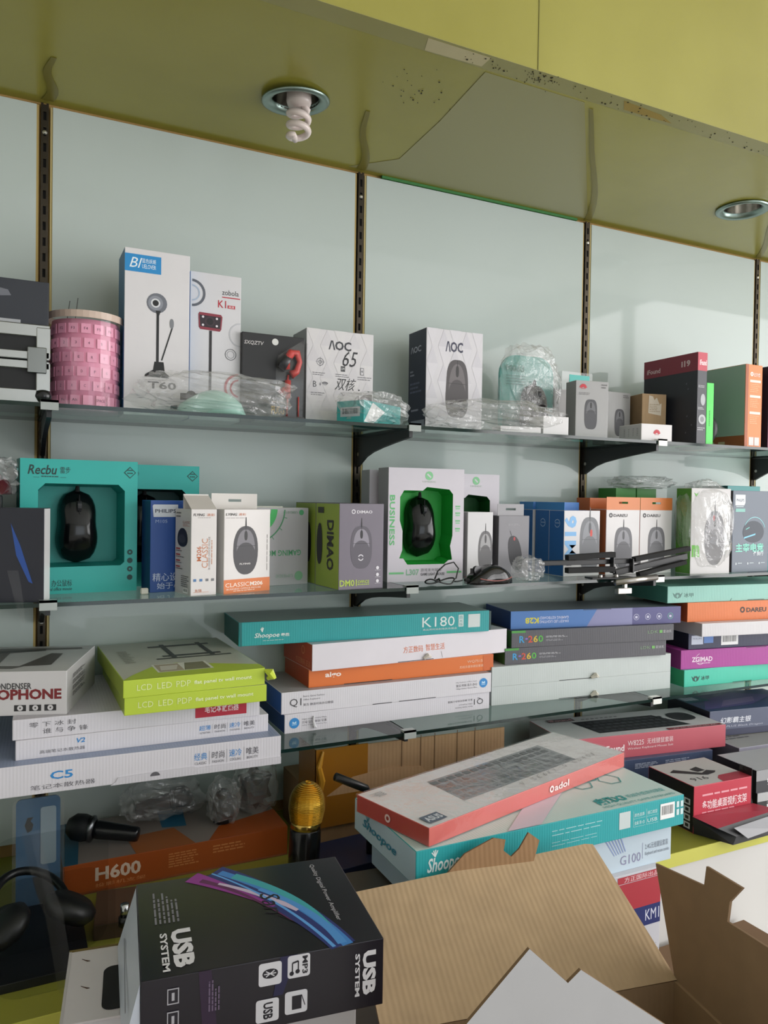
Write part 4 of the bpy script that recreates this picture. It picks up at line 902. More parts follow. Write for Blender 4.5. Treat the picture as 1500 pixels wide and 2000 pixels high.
# --- cooling pad boxes
z = z3
b = flatbox('cooling_pad_box', 'white cooling pad box with blue model print under the whole pile', -.070, -.293, z, -2, .460, .28, .043, {'f': WH, 't': '#8f9ab5', 'r': '#b9b7bd', 'l': '#a5a3a9'})
b.txt('f', (.27, .43, .335, .70), 'C5', '#2f86c8', bold=.02); b.txt('f', (.215, .14, .40, .30), '笔记本散热器', '#6a686e')
for k, (cn, en, c) in enumerate((('经典', 'CLASSIC', '#2f86c8'), ('时尚', 'FASHION', '#55535a'), ('速冷', 'COOLING', '#2f86c8'), ('唯美', 'BEAUTY', '#55535a'))):
    u = .705+.058*k; b.txt('f', (u, .46, u+.042, .72), cn, c); b.txt('f', (u+.002, .31, u+.040, .40), en, '#6a686e')
    if k: b.rect('f', (u-.0085, .28, u-.0075, .76), '#8a888e', 'printed_mark')
g = G(); g.prism([(.205, -.0008), (.46, -.0008), (.46, .010), (.33, .0095), (.322, .012), (.26, .011), (.215, .0095), (.212, .004)], 'y', -.0016, -.0002, M('#cbc8ce', 'corr')); g.build('front_tuck_flap', b.root)
g = G(); g.prism([(.267+.007*cos(R(a_)), .0055+.006*sin(R(a_))) for a_ in range(0, 181, 20)], 'y', -.0019, -.0017, M('#5d5b60', 'matte')); g.build('thumb_cut', b.root)
z += .043
b = flatbox('cooling_pad_box', 'white cooling pad box with a small blue model mark in the pile', .010, -.272, z, -1, .368, .25, .028, {'f': WH, 't': '#c3c0c6', 'r': '#b9b7bd', 'l': '#8a888e'})
b.txt('f', (.218, .58, .25, .83), 'V2', '#2f86c8', bold=.02, shear=.2); b.txt('f', (.085, .22, .25, .40), '高端笔记本散热器', '#77757b')
for k, (cn, en, c) in enumerate((('超薄', 'ULTRATHIN', '#2f86c8'), ('时尚', 'FASHION', '#55535a'), ('速冷', 'COOLING', '#2f86c8'), ('唯美', 'BEAUTY', '#55535a'))):
    u = .70+.064*k; b.txt('f', (u, .46, u+.048, .74), cn, c); b.txt('f', (u+.002, .28, u+.046, .38), en, '#6a686e')
    if k: b.rect('f', (u-.0095, .26, u-.0085, .78), '#8a888e', 'printed_mark')
z += .028
b = flatbox('cooling_pad_box', 'white cooling pad box with a red title label and slogan', .006, -.268, z, -2, .357, .25, .029, {'f': WH, 't': '#bdb9c0', 'r': '#b9b7bd', 'l': '#8a888e'})
b.txt('f', (.06, .55, .235, .80), '零 下 冰 封', '#5d5b60'); b.txt('f', (.11, .20, .28, .46), '谁 与 争 锋', '#5d5b60'); b.rect('f', (.715, .20, .94, 1.0), '#b02438'); b.txt('f', (.755, .42, .905, .86), '笔记本散热器', '#ead9dc', bold=.01)
z += .029; zc_ = z
# --- lime wall mount boxes
for k, (x, y, yw, lab) in enumerate(((.152, -.306, 0, 'lime green wall mount box under its look-alike'), (.150, -.308, 1.5, 'lime green wall mount box with frame pictures on its pale top'))):
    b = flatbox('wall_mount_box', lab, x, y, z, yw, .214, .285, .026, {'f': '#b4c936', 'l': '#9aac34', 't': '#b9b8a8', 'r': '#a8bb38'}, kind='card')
    b.txt('f', (.09, .36, .19, .70), 'LCD', '#dbe6a0'); b.txt('f', (.225, .36, .325, .70), 'LED', '#dbe6a0'); b.txt('f', (.355, .36, .455, .70), 'PDP', '#dbe6a0'); b.txt('f', (.48, .36, .90, .64), 'flat panel tv wall mount', '#e6efb8', bold=.02)
    if k:
        b.poly('t', [(0, 0), (1, 0), (1, .10), (.7, .22), (.45, .32), (.25, .26), (.08, .1)], '#aec23a', 'lime_wave')
        b.rect('t', (.26, .11, .66, .31), '#d8d8c8', 'picture_panel'); b.rect('t', (.275, .12, .45, .30), '#a89c84', 'picture_panel'); b.poly('t', [(.45,.12),(.64,.12),(.64,.30),(.50,.30)], '#7d7a5c', 'picture_panel'); b.poly('t', [(.29,.15),(.40,.15),(.44,.26),(.31,.26)], '#c9c4b4', 'picture_panel')
        for a, c in (((.40, .50), (.86, .54)), ((.36, .80), (.86, .84)), ((.46, .47), (.50, .88)), ((.76, .47), (.80, .88))): b.rect('t', (a[0], a[1], c[0], c[1]), '#3d3f3a', 'mount_picture')
        b.rect('t', (.34, .44, .92, .465), '#4a4c46', 'mount_picture'); b.small('t', (.10, .38, .2, .75), 8, '#9a9a8a')
        g = G(); g.tube([(.214, .001, .022), (.221, -.006, .019), (.226, -.004, .012), (.219, .002, .008)], [.002, .007, .006, .003], M('#c9d84a', 'gloss', .15), 7); g.build('torn_corner', b.root)
    z += .026
# --- microphone box
b = flatbox('microphone_box', 'white microphone box with dark red lettering and a device on top', -.095, -.212, zc_, -17, .180, .19, .064, {'f': '#cfcccd', 't': '#c5c3c1', 'r': '#bab8b8', 'l': '#aaa'}, kind='card')
b.txt('f', (.42, .60, .73, .74), 'CONDENSER', '#3a383a', bold=.02); b.txt('f', (.20, .36, .96, .60), 'MICROPHONE', '#7a2226', bold=.04)
for k in range(3): b.rect('f', (.60+.115*k, .10, .69+.115*k, .24), '#2a292b', 'icon'); b.disc('f', .645+.115*k, .17, .004, '#d0cdce', .3, part='icon')
for k in range(4): b.small('r', (.18, .28+.14*k, .62, .38+.14*k), 4, '#4a484a')
b.poly('t', [(.12,.12),(.55,.10),(.62,.18),(.40,.2),(.33,.8),(.92,.86),(.9,.92),(.2,.9),(.18,.3)], '#6d6a66', 'device_picture'); b.poly('t', [(.58,.18),(.82,.22),(.80,.66),(.70,.68)], '#55504c', 'device_picture'); b.poly('t', [(.16,.66),(.62,.80),(.6,.86),(.14,.78)], '#3a3836', 'device_picture')
# --- middle stack of keyboard cartons
def blueQ(b, flip):
    r = 180 if flip else 0
    fl = (lambda q: (1-q[2], 1-q[3], 1-q[0], 1-q[1])) if flip else (lambda q: q)
    b.txt('f', fl((.035, .28, .085, .68)), 'Q1', '#4a484c', rot=r); b.txt('f', fl((.093, .70, .185, .79)), 'Retro Quiet Fashion', '#77757a', rot=r); b.txt('f', fl((.093, .54, .165, .63)), 'Office Keyboard', '#77757a', rot=r); b.txt('f', fl((.093, .30, .225, .42)), '复古 静音时尚办公键盘', '#5d5b60', rot=r)
    b.txt('f', fl((.815, .60, .925, .69)), 'My Fashion Office Style', '#a09ea4', rot=r); b.txt('f', fl((.815, .42, .925, .56)), '复古 时尚 活力 办公', '#4a484c', rot=r); b.txt('f', fl((.815, .28, .925, .37)), 'Village Fashion Vibrant Office', '#77757a', rot=r)
    u = .958 if not flip else .042; b.disc('f', u, .52, .0095, '#2f86c8'); b.disc('f', u, .60, .004, '#bcdcf0', .4, a0=180, a1=360); b.small('f', (u-.010, .38, u+.010, .52), 2, '#bcdcf0', rag=0)
z = z3
b = flatbox('keyboard_box', 'white keyboard carton with blue ends, upside down at the stack bottom', .442, -.172, z, 0, .434, .165, .034, {'f': WH, 'l': '#15386f', 't': '#b9b6bc', 'r': '#b9b7bd'}); blueQ(b, True)
g = G(); g.tube([(.055, -.0015, .027), (.0535, -.004, .018), (.056, -.004, .008), (.059, -.0025, .006)], [.0015, .002, .003, .002], M('#d8d6da', 'plastic'), 6); g.build('torn_sticker', b.root); z += .034
b = flatbox('keyboard_box', 'white keyboard carton with blue ends lying upright on its twin', .437, -.168, z, -1, .440, .16, .039, {'f': '#d6d3d8', 'l': '#1d4f96', 't': '#aaa6aa', 'r': '#b9b7bd'}); blueQ(b, False); b.slot('f', .45, .03, .04); b.slot('f', .62, .035, .08); b.disc('l', .3, .5, .008, '#173f7c', .6); z += .039
b = flatbox('keyboard_box', 'thin orange keyboard carton in the stack under the teal one', .494, -.152, z, -.7, .400, .14, .033, {'f': '#d8702e', 'l': '#b5481f', 't': '#c9682f', 'r': '#c9682f'}, kind='card')
b.txt('f', (.08, .42, .16, .78), 'aigo', '#f6e6dc', bold=.03); b.txt('f', (.845, .56, .935, .74), 'WQ7515', '#f0c9ac'); b.txt('f', (.80, .28, .94, .44), '无线多媒体键鼠套装', '#f0c9ac'); b.poly('f', [(.94, 0), (1, .05), (1, 1), (.94, .95)], '#c9622a', 'folded_end'); b.slot('f', .3, .03, .10); z += .033
b = flatbox('keyboard_box', 'white keyboard carton with an orange end and orange slogan', .495, -.166, z, 2, .436, .145, .049, {'f': '#dcd6dc', 'l': '#b8431f', 't': '#c9c4c8', 'r': '#c4c0c6'}, kind='card')
b.txt('f', (.435, .36, .535, .62), '方正数码', '#d9703c'); b.txt('f', (.55, .38, .65, .64), '智慧生活', '#d9703c'); b.slot('f', .5, .03, .08); b.line('f', (.64, .05), (.632, .30), .0008, '#9a9599', 'crease'); b.txt('l', (.45, .10, .95, .32), '方正数码 正品', '#d98a64'); b.disc('l', .70, .66, .008, '#d98a64', .75)
g = G(); g.tube([(.235, -.002, .004), (.243, -.004, .010), (.250, -.003, .006)], [.003, .005, .003], M('#d8cfc4', 'plastic', .3), 6); g.build('torn_tape', b.root); z += .049
b = flatbox('keyboard_box', 'teal keyboard carton with large white lettering topping the stack', .367, -.136, z, -3, .512, .128, .0425, {'f': '#1f9a9c', 'l': '#175c5c', 't': '#8f9996', 'r': '#2a8482'})
b.txt('f', (.705, .36, .845, .82), 'K180', '#d8e4e2'); b.rect('f', (.862, .30, .884, .86), '#cfdcda', 'printed_panel'); b.txt('f', (.865, .64, .881, .83), '商', '#2a8a8a'); b.txt('f', (.865, .50, .881, .62), '务', '#2a8a8a'); b.txt('f', (.865, .34, .881, .48), '版', '#2a8a8a'); b.txt('f', (.708, .20, .855, .29), '高品质时尚耐用商务键盘', '#cfdcda'); b.rect('f', (.905, .24, .958, .86), '#cfd6d4', 'blank_patch')
b.txt('f', (.055, .26, .145, .52), 'Shoopoe', '#d8e4e2', bold=.02, shear=.25); b.txt('f', (.150, .33, .182, .47), '最胜', '#d8e4e2', bold=.02); b.small('f', (.085, .16, .16, .20), 1, '#bcd6d4', rag=.0)
for a in (60, 85, 110, 135): b.line('f', (.083, .56), (.083+.010*cos(R(a))*.9, .56+.20*sin(R(a))), .0013, '#d8e4e2', 'bird_mark')
b.poly('f', [(.005+.0, .0), (.012, .0), (.010, 1), (.0, 1)], '#156f70', 'folded_edge')
g = G(); g.box((.5122, .0, .002), (.5165, .001, .041), M('#25403f', 'card')); g.build('end_flap', b.root)
# --- right stack
z = z3
for k, (h, lab) in enumerate(((.0385, 'plain pale carton lying straight on the lowest shelf'), (.041, 'plain pale carton lying on its twin below the grey cartons'))):
    b = flatbox('keyboard_box', lab, .889, -.160, z, -4, .465, .15, h, {'f': '#bfc6c4', 'l': '#a9b0ae', 't': '#c4cac8', 'r': '#c9d0ce'}); b.slot('f', .45, .04, .09)
    g = G(); g.tube([(.245, -.002, .002), (.255, -.005, .008), (.263, -.003, .003)], [.003, .006, .003], M('#cfcabc', 'plastic', .3), 6); g.build('torn_tape', b.root); z += h
for k, (x, y, yw, h, lab) in enumerate(((.926, -.152, -7, .034, 'grey keyboard carton with rainbow model number, lower of two'), (.942, -.152, -8, .036, 'grey keyboard carton with rainbow model number, upper of two'))):
    b = flatbox('keyboard_box', lab, x, y, z, yw, .405, .135, h, {'f': '#55545a', 'l': '#3a6a34', 't': '#3a3a3e', 'r': '#8a898e'})
    for j, (ch, c) in enumerate(zip('R-260', ('#3a9ad0', '#8a6ad0', '#d0503a', '#d0b03a', '#5ab04a'))):
        wd = (.030, .014, .026, .026, .028)[j]; u = (.045, .079, .096, .126, .155)[j]; b.txt('f', (u, (.28 if ch != '-' else .46), u+wd, (.68 if ch != '-' else .54)), ch, c, bold=.02)
    b.small('f', (.20, .50, .36, .62), 2, '#b9b8bc'); b.small('f', (.20, .30, .32, .42), 2, '#9a999e'); b.txt('f', (.83, .48, .895, .66), 'LDK', '#7f9a7a'); b.rect('f', (.905, .48, .925, .66), '#6fae5c', 'printed_mark'); b.txt('f', (.93, .48, .985, .66), '雷迪凯', '#b9b8bc'); b.rect('f', (.0, .86, .08, 1), '#4f9a46'); z += h
b = flatbox('keyboard_box', 'blue keyboard carton with upside down yellow model number', .952, -.134, z, -9, .425, .125, .0375, {'f': '#4a5a9a', 'l': '#1c3876', 't': '#7d8289', 'r': '#6a6a96'})
b.poly('f', [(0, 0), (.43, 0), (.49, 1), (0, 1)], '#4f7cbc'); b.poly('f', [(.43, 0), (.70, 0), (.70, 1), (.49, 1)], '#8c8cb4'); b.poly('f', [(.70, 0), (1, 0), (1, 1), (.70, 1)], '#5c5a8a')
b.txt('f', (.08, .28, .155, .62), 'K28', '#d8cc3a', rot=180, bold=.03); b.txt('f', (.16, .28, .325, .44), '104-KEY LED LIGHTING', '#c9cce4', rot=180, bold=.01); b.txt('f', (.16, .50, .325, .66), 'GAMING KEYBOARD', '#c9cce4', rot=180, bold=.01); b.slot('f', .49, .97, .07)
for k, u in enumerate((.725, .795, .865, .935)): b.disc('f', u, .44, .007, '#c9c8dc' if k < 3 else '#6fc0a0', .86); b.rect('f', (u-.007, .36, u+.007, .5), '#c9c8dc', 'icon')
# --- far right stack
z = z3
def ice(b, c, u0):
    b.poly('f', [(u0, .62), (u0+.012, .34), (u0+.03, .26), (u0+.022, .44), (u0+.03, .52), (u0+.038, .44), (u0+.030, .26), (u0+.048, .34), (u0+.06, .62), (u0+.046, .50), (u0+.04, .60), (u0+.02, .60), (u0+.014, .50)], c, 'wing_mark'); b.txt('f', (u0+.068, .32, u0+.125, .58), '冰甲', c, bold=.015)
b = flatbox('keyboard_box', 'bright mint carton at the bottom of the mixed stack', 1.388, -.200, z, -4, .42, .165, .039, {'f': '#3fbfa4', 'l': '#2f9a6a', 't': '#5ac2ab'}); ice(b, '#1f4a44', .05); b.slot('f', .42, .04, .06); z += .039
b = flatbox('keyboard_box', 'magenta keyboard carton with white round logo', 1.385, -.192, z, -8, .43, .165, .044, {'f': '#a83a94', 'l': '#7d2a6e', 't': '#b34aa0'}); b.txt('f', (.07, .36, .205, .62), 'ZGIMAD', '#ecd4e6', bold=.03); b.small('f', (.11, .22, .19, .30), 1, '#ecd4e6', rag=0); b.disc('f', .125, .5, .013, '#ecd4e6', .93, a0=100, a1=300); b.slot('f', .5, .97, .06); z += .044
b = flatbox('keyboard_box', 'dark navy carton with stickers between white and magenta ones', 1.410, -.190, z, -8, .41, .165, .037, {'f': '#262a4a', 'l': '#191b2c', 't': '#31345a'}); b.rect('f', (.02, .30, .10, .86), '#c9cfe0', 'sticker'); b.txt('f', (.03, .62, .09, .70), 'PHILIPS', '#3a4060'); b.rect('f', (.105, .36, .17, .90), '#5f86c8', 'sticker'); b.barcode('f', (.225, .18, .345, .86)); z += .037
b = flatbox('keyboard_box', 'thin plain white carton below the orange one', 1.405, -.232, z, -8, .38, .17, .030, {'f': '#d0cdd0', 'l': '#b5b2b6', 't': '#c9c6ca'}); z += .030
b = flatbox('keyboard_box', 'orange keyboard carton with dark logo in the mixed stack', 1.388, -.205, z, -8, .45, .16, .0445, {'f': '#d8743a', 'l': '#a84a22', 't': '#cf6c36'}); b.disc('f', .345, .54, .007, '#3a2a22', .5); b.txt('f', (.37, .40, .50, .64), 'DAREU', '#3a2a22', bold=.03); z += .0445
b = flatbox('keyboard_box', 'pale mint carton topping the mixed stack under the middle shelf', 1.335, -.196, z, -7, .46, .15, .038, {'f': '#8cc0b4', 'l': '#4a8a80', 't': '#7fb0a6'}); ice(b, '#5a7f78', .03); b.slot('f', .55, .05, .05); b.line('f', (.385, .02), (.395, .18), .0012, '#3a5a54', 'tear')

# ================================================================== COUNTER
# --- big opened cardboard carton at the back
t = empty('cardboard_carton', 'large worn cardboard carton with shiny brown tape under the lowest shelf', 'carton', (.488, -.205, CT), 0)
KR = M('#9a7a58', 'kraft'); KR2 = M('#8a6b4a', 'kraft')
g = G(); g.box((0, 0, 0), (.40, .17, .10), KR2); g.build('body', t)
g = G(); g.prism([(0, .10), (.40, .10), (.40, .178), (0, .184)], 'y', -.004, .0, KR); o = g.build('front_flap', t)
g = G(); g.prism([(.02, .10), (.07, .128), (.14, .135), (.21, .128), (.24, .10)], 'y', -.0065, -.0042, M('#a5825f', 'kraft')); g.build('torn_layer', t)
g = G(); g.box((0, -.005, .096), (.40, -.002, .101), M('#3a2a1c', 'matte')); g.build('flap_gap', t)
TAPE = M('#8a5a1c', 'gloss', .12)
g = G(); g.box((-.0012, -.0062, .045), (.10, -.0041, .185), TAPE); g.box((-.0012, -.0062, .045), (-.0004, .08, .185), TAPE); g.build('brown_tape', t)
g = G(); g.tube([(.006, -.009, .10), (.010, -.010, .13), (.004, -.010, .155), (.012, -.009, .182)], [.003, .006, .005, .002], M('#b5822a', 'gloss', .1), 6); g.build('tape_wrinkle', t)
for x in (.17, .21, .24, .29, .33): 
    g = G(); g.box((x, -.0048, .102), (x+.0012, -.004, .186), M('#6f5338', 'matte')); g.build('crease', t)
b = flatbox('book_box', 'dark navy flat box on the counter beside the gold microphone', .470, -.335, CT, 4, .16, .105, .028, {'f': '#1d2644', 't': '#222b4c', 'l': '#141a30'}, kind='card')
b = flatbox('accessory_box', 'grey cardboard box with a printed oval before the navy one', .462, -.425, CT, -6, .085, .07, .034, {'f': '#4c4844', 't': '#5a5650', 'l': '#3a3734'}, kind='card'); b.disc('f', .3, .6, .010, '#2c2a28', .85)
# --- combo box behind, white and red, with navy and lavender ones below it
z = CT
b = flatbox('keyboard_box', 'lavender silver carton lying on the counter under the navy one', 1.020, -.215, z, -5, .330, .16, .032, {'f': '#8f92ae', 't': '#9a9db5', 'l': '#5a5d72', 'r': '#c9cbe0'}, kind='card'); z += .032
b = flatbox('keyboard_box', 'slate navy keyboard carton under the red-fronted combo box', 1.035, -.222, z, -6, .380, .16, .048, {'f': '#44506e', 't': '#4a5470', 'l': '#252a3c', 'r': '#7d8298'}); b.small('f', (.45, .55, .62, .8), 4, '#b9c0d4'); b.small('f', (.66, .5, .86, .8), 4, '#a9b0c6'); z += .048
b = flatbox('combo_box', 'red-fronted white combo box picturing a black keyboard and mouse', 1.045, -.205, z, -7, .418, .148, .050, {'f': '#c05c68', 't': '#c9c6c8', 'l': '#8f8c8e', 'r': '#c9a9ac'}, kind='card')
b.txt('f', (.37, .50, .47, .72), 'W8225', '#f0dcde'); b.txt('f', (.49, .50, .655, .74), '无线键鼠套装', '#f0dcde'); b.txt('f', (.37, .30, .655, .42), 'Wireless Keyboard Mouse Suit', '#f0dcde'); b.txt('f', (.23, .30, .35, .58), 'iFound', '#f6e6e8', bold=.03)
b.poly('t', [(.24, .16), (.82, .16), (.72, .74), (.20, .74)], '#26262a', 'keyboard_picture')
for r_ in range(4):
    for c_ in range(12): b.rect('t', (.245+.045*c_-.006*r_, .21+.125*r_, .275+.045*c_-.006*r_, .28+.125*r_), '#3f3f45', 'keyboard_picture_keys')
b.poly('t', [(.79+.15*x, .35+.40*y) for x, y in egg(22, 1, 2.6)], '#2a292d', 'mouse_picture'); b.rect('t', (.63, .005, .98, .075), '#7d2f3a', 'printed_panel'); b.txt('t', (.66, .02, .95, .06), '方正国际出品', '#d8b4b8'); b.rect('t', (.08, .80, .24, .93), '#3a2f30', 'printed_panel'); b.txt('t', (.09, .82, .23, .91), 'iFound', '#b98a90', bold=.03)
for k in range(8): b.rect('t', (.28+.03*k, .80, .30+.03*k, .83), '#77757a', 'fine_marks')
b = flatbox('keyboard_box', 'black carton propped against the cardboard carton', .895, -.270, CT, -12, .105, .06, .125, {'f': '#2a2b30', 't': '#393a40', 'l': '#202126'}, kind='card'); b.small('t', (.1, .3, .6, .6), 3, '#7d7e86')
# --- right-hand pile
b = flatbox('lamp_box', 'black and grey box with white lettering at the base of the pile', 1.368, -.412, CT, -4, .26, .108, .042, {'f': '#33343a', 't': '#b5b5b9', 'l': '#26272c'}, kind='card'); b.rect('f', (0, .58, 1, 1), '#b9b9bd'); b.small('f', (.10, .22, .40, .42), 1, '#dcdce0', rag=0, fill=.9); b.small('f', (.1, .46, .4, .52), 1, '#c9c9cd')
b = flatbox('lamp_box', 'two-tone grey box with a white slogan in the right-hand pile', 1.366, -.410, CT+.042, -4, .255, .104, .046, {'f': '#3f3f45', 't': '#a9a9ad', 'l': '#2c2c31'}, kind='card'); b.rect('f', (0, .52, 1, 1), '#9a9a9e'); b.small('f', (.12, .40, .45, .58), 1, '#e4e4e8', rag=0, fill=.9); b.small('f', (.12, .28, .45, .34), 1, '#c9c9cd')
b = flatbox('keyboard_box', 'shiny silver lavender carton under the deep blue nebula carton', 1.478, -.278, CT, -4, .27, .165, .080, {'f': '#b5b3c4', 't': '#8f8f8a', 'l': '#6a6a78', 'r': '#c9c9d4'}, kind='plastic'); b.small('t', (.05, .30, .4, .45), 2, '#5a5a5e')
b = flatbox('keyboard_box', 'deep blue carton with a nebula top and white brush lettering', 1.478, -.196, CT+.0815, -8, .30, .15, .060, {'f': '#5a6076', 't': '#33406a', 'l': '#1d2030'}, kind='card'); b.rect('f', (0, 0, 1, .25), '#3d4058'); b.txt('f', (.10, .48, .40, .72), '幻影霸主银', '#e0e2ea', bold=.015, shear=.15); b.txt('f', (.16, .30, .52, .40), 'PLUS Black Dragon', '#b9bccb', shear=.2)
b.poly('t', [(.0, .1), (.5, .2), (.9, .6), (.6, .9), (.2, .6)], '#5a4f86', 'nebula_print'); b.poly('t', [(.2, .2), (.6, .35), (.7, .6), (.35, .5)], '#7d6a9a', 'nebula_print'); b.poly('t', [(0, .5), (.25, .55), (.2, .95), (0, .95)], '#1f5a6a', 'nebula_print'); b.small('t', (.02, .60, .16, .80), 1, '#b9c4d4', rag=0, fill=.9)
# --- red and black bracket box with a burst front flap
b = flatbox('phone_stand_box', 'red-fronted box with a burst black bottom flap on the counter edge', 1.174, -.425, CT, -2, .152, .12, .090, {'f': '#c23a4c', 't': '#b9b7b5', 'l': '#161618', 'r': '#1d1d20', 'k': '#333'}, kind='card')
b.txt('f', (.14, .46, .92, .66), '多功能桌面视频支架', '#f2d6da', bold=.02); b.small('f', (.14, .72, .92, .80), 1, '#e8a4ae', rag=0, fill=.5); b.small('f', (.14, .36, .70, .42), 1, '#e8a4ae', rag=0, fill=.4)
b.rect('f', (0, 0, 1, .26), '#8e2635', 'torn_base'); b.poly('f', [(.38,.06),(.46,.26),(.48,.26),(.44,.05)], '#a58a72', 'tear')
b.poly('t', [(.50, .0), (1, .0), (1, .26), (.62, .24), (.53, .15)], '#a02f3e', 'red_tab_print'); b.poly('t', [(.08, .62), (.20, .70), (.48, .42), (.62, .50), (.72, .42), (.66, .36), (.50, .32), (.42, .36)], '#242426', 'stand_picture'); b.poly('t', [(.42,.62),(.58,.68),(.60,.50),(.46,.48)], '#242426', 'stand_picture')
b.txt('t', (.15, .18, .42, .30), '916', '#4a484a', rot=180)
for k in range(4): b.rect('l', (.80, .06+.17*k, .93, .19+.17*k), '#c9c9cb', 'icon'); b.rect('l', (.83, .09+.17*k, .90, .16+.17*k), '#222', 'icon')
g = G(); BKC = M('#202024', 'card'); RDC = M('#a83446', 'card')
V = [(0, -.001, .001), (.153, -.001, .001), (.148, -.060, .001), (.030, -.066, .001), (-.004, -.001, .034), (.156, -.001, .036), (.162, -.052, .042), (.006, -.052, .030), (.040, -.064, .014)]
g.add(V, [(4, 5, 6, 7)], RDC); g.build('inner_flap', b.root)
g = G(); g.add(V, [(0, 4, 7, 8, 3), (3, 8, 7, 6, 2), (1, 2, 6, 5), (0, 3, 2, 1)], BKC); g.build('black_flap', b.root)
g = G(); g.add([(.034, -.0635, .031), (.152, -.0600, .039), (.140, -.0665, .014), (.062, -.0710, .010)], [(0, 1, 2, 3)], M('#8c8c90', 'card')); g.build('grey_torn_face', b.root)
g = G(); g.add([(.152, -.001, .02), (.158, -.003, .02), (.158, .02, .104), (.152, .02, .104)], [(0, 1, 2, 3)], M('#141416', 'card')); g.box((.1525, .0, .01), (.1535, .03, .105), M('#141416', 'card')); g.build('side_flap', b.root)
# --- orange long box with gadgets lying on it
b = flatbox('projector_stand_box', 'long orange box with white model number lying on the counter', .078, -.190, CT, 0, .366, .165, .050, {'f': '#a04d1d', 't': '#8a7f78', 'l': '#5a2a12', 'r': '#8a4018'}, kind='card')
b.txt('f', (.13, .36, .32, .80), 'H600', '#d9c3b0', bold=.03); b.txt('f', (.13, .16, .34, .28), '投影机支架', '#d08a5a'); b.small('f', (.44, .3, .58, .8), 6, '#c9824c'); b.small('f', (.64, .5, .8, .8), 3, '#c9824c')
b.poly('t', [(0, 0), (.06, 0), (.10, 1), (0, 1)], '#2a5a70', 'blue_print'); b.poly('t', [(.30, 0), (.56, 0), (.50, .45), (.28, .4)], '#a5602f', 'orange_print'); b.poly('t', [(.62, 0), (1, 0), (1, .5), (.7, .3)], '#a5501c', 'orange_print'); b.poly('t', [(.45, .5), (.56, .45), (.58, .9), (.46, .95)], '#2a6a8a', 'blue_print')
g = G(); g.box((-.02, .0, .0), (.39, -.0008, .004), CLEAR); g.build('clear_tray', b.root)
HZ = CT+.050
def microphone(label, a, c, r0, r1, col='#15171a', head='#1d1f22', name='microphone'):
    A, B = Vector(a), Vector(c); L_ = (B-A).length
    t = empty(name, label, 'microphone', A, 0); t.rotation_mode = 'QUATERNION'; t.rotation_quaternion = (B-A).to_track_quat('Z', 'Y')
    g = G(); g.lathe([(0, 0), (r0*.7, 0), (r0*.8, L_*.03), (r0, L_*.55), (r0*.95, L_*.62), (0, L_*.62)], M(col, 'plastic', .25), 20); g.build('handle', t, smooth=True)
    g = G(); g.lathe([(r0*.95, L_*.60), (r1*1.02, L_*.63), (r1*1.02, L_*.66), (r1*.9, L_*.67)], M('#77797c', 'metal', .3), 20); g.build('collar', t, smooth=True)
    g = G(); g.lathe([(r1*.9, L_*.66), (r1*1.05, L_*.76), (r1, L_*.88), (r1*.6, L_*.97), (0, L_)], M(head, 'plastic', .5), 20); g.build('head', t, smooth=True)
    return t
microphone('black handheld microphone lying across the long orange box', (.196, -.155, HZ+.016), (.088, -.105, HZ+.030), .015, .021)
microphone('second black microphone in a clear bag behind the first one', (.205, -.055, HZ+.018), (.305, -.060, HZ+.032), .014, .020)
crumple('plastic_bag', 'clear bag around the second black microphone', 'plastic bag', (.250, -.060, HZ+.0005), (.14, .07, .07), 51, amp=.22)
t = empty('shock_mount', 'black star-shaped microphone mount in a clear bag', 'microphone mount', (.410, -.100, HZ), 0)
g = G(); star = [(.034*(1 if k % 2 else .66)*cos(2*pi*k/12), .046+.040*(1 if k % 2 else .68)*sin(2*pi*k/12)) for k in range(12)]
g.prism(star, 'y', -.010, .010, M('#131416', 'plastic', .35)); g.build('ring_body', t)
g = G(); g.lathe([(0, -.006), (.012, -.004), (.013, .0)], M('#4a4c50', 'plastic', .2), 16, Matrix.Translation((0, -.011, .062)) @ Matrix.Rotation(R(90), 4, 'X')); g.build('knob', t, smooth=True)
g = G(); g.box((-.012, -.014, .018), (.013, -.010, .038), M('#33363a', 'plastic', .2)); g.build('clip_plate', t)
crumple('plastic_bag', 'clear bag around the black star-shaped mount', 'plastic bag', (.412, -.095, HZ+.0005), (.082, .07, .098), 53, amp=.2)
crumple('plastic_bag', 'clear bag with folded black cloth between the microphone and star-shaped mount', 'plastic bag', (.345, -.125, HZ+.0005), (.055, .055, .075), 57, amp=.25)
t = empty('pouch', 'folded black cloth pouch inside the middle clear bag', 'pouch', (.345, -.125, HZ+.002), 0)
g = G(); g.lathe([(0, 0), (.017, 0), (.020, .012), (.017, .04), (.010, .055), (0, .058)], M('#101113', 'matte'), 14); g.build('cloth', t, smooth=True)
# --- gold headed microphone standing on the counter
t = empty('condenser_microphone', 'black microphone with a gold ribbed head standing on the counter', 'microphone', (.432, -.300, CT), 0, rx=-3, ry=4)
g = G(); g.lathe([(0, 0), (.024, 0), (.0255, .004), (.0255, .088), (.0235, .092), (0, .092)], M('#111214', 'plastic', .2), 28); g.build('barrel', t, smooth=True)
g = G(); g.lathe([(.0238, .090), (.0246, .091), (.0246, .101), (.0236, .102)], M('#c9a85a', 'metal', .2), 28); g.build('gold_band', t, smooth=True)
g = G(); prof = []
for k in range(27):
    q = k/26; r = .0300*math.sqrt(max(0, 1-(max(0, q-.35)/.66)**2.4))*(1-.12*max(0, .3-q)/.3); zz = .102+.062*q
    prof += [(max(.0005, r-.0009), zz-.0009), (r, zz), (max(.0005, r-.0009), zz+.0009)]
g.lathe(prof, M('#d2a843', 'metal', .32), 28); g.build('gold_grille', t)
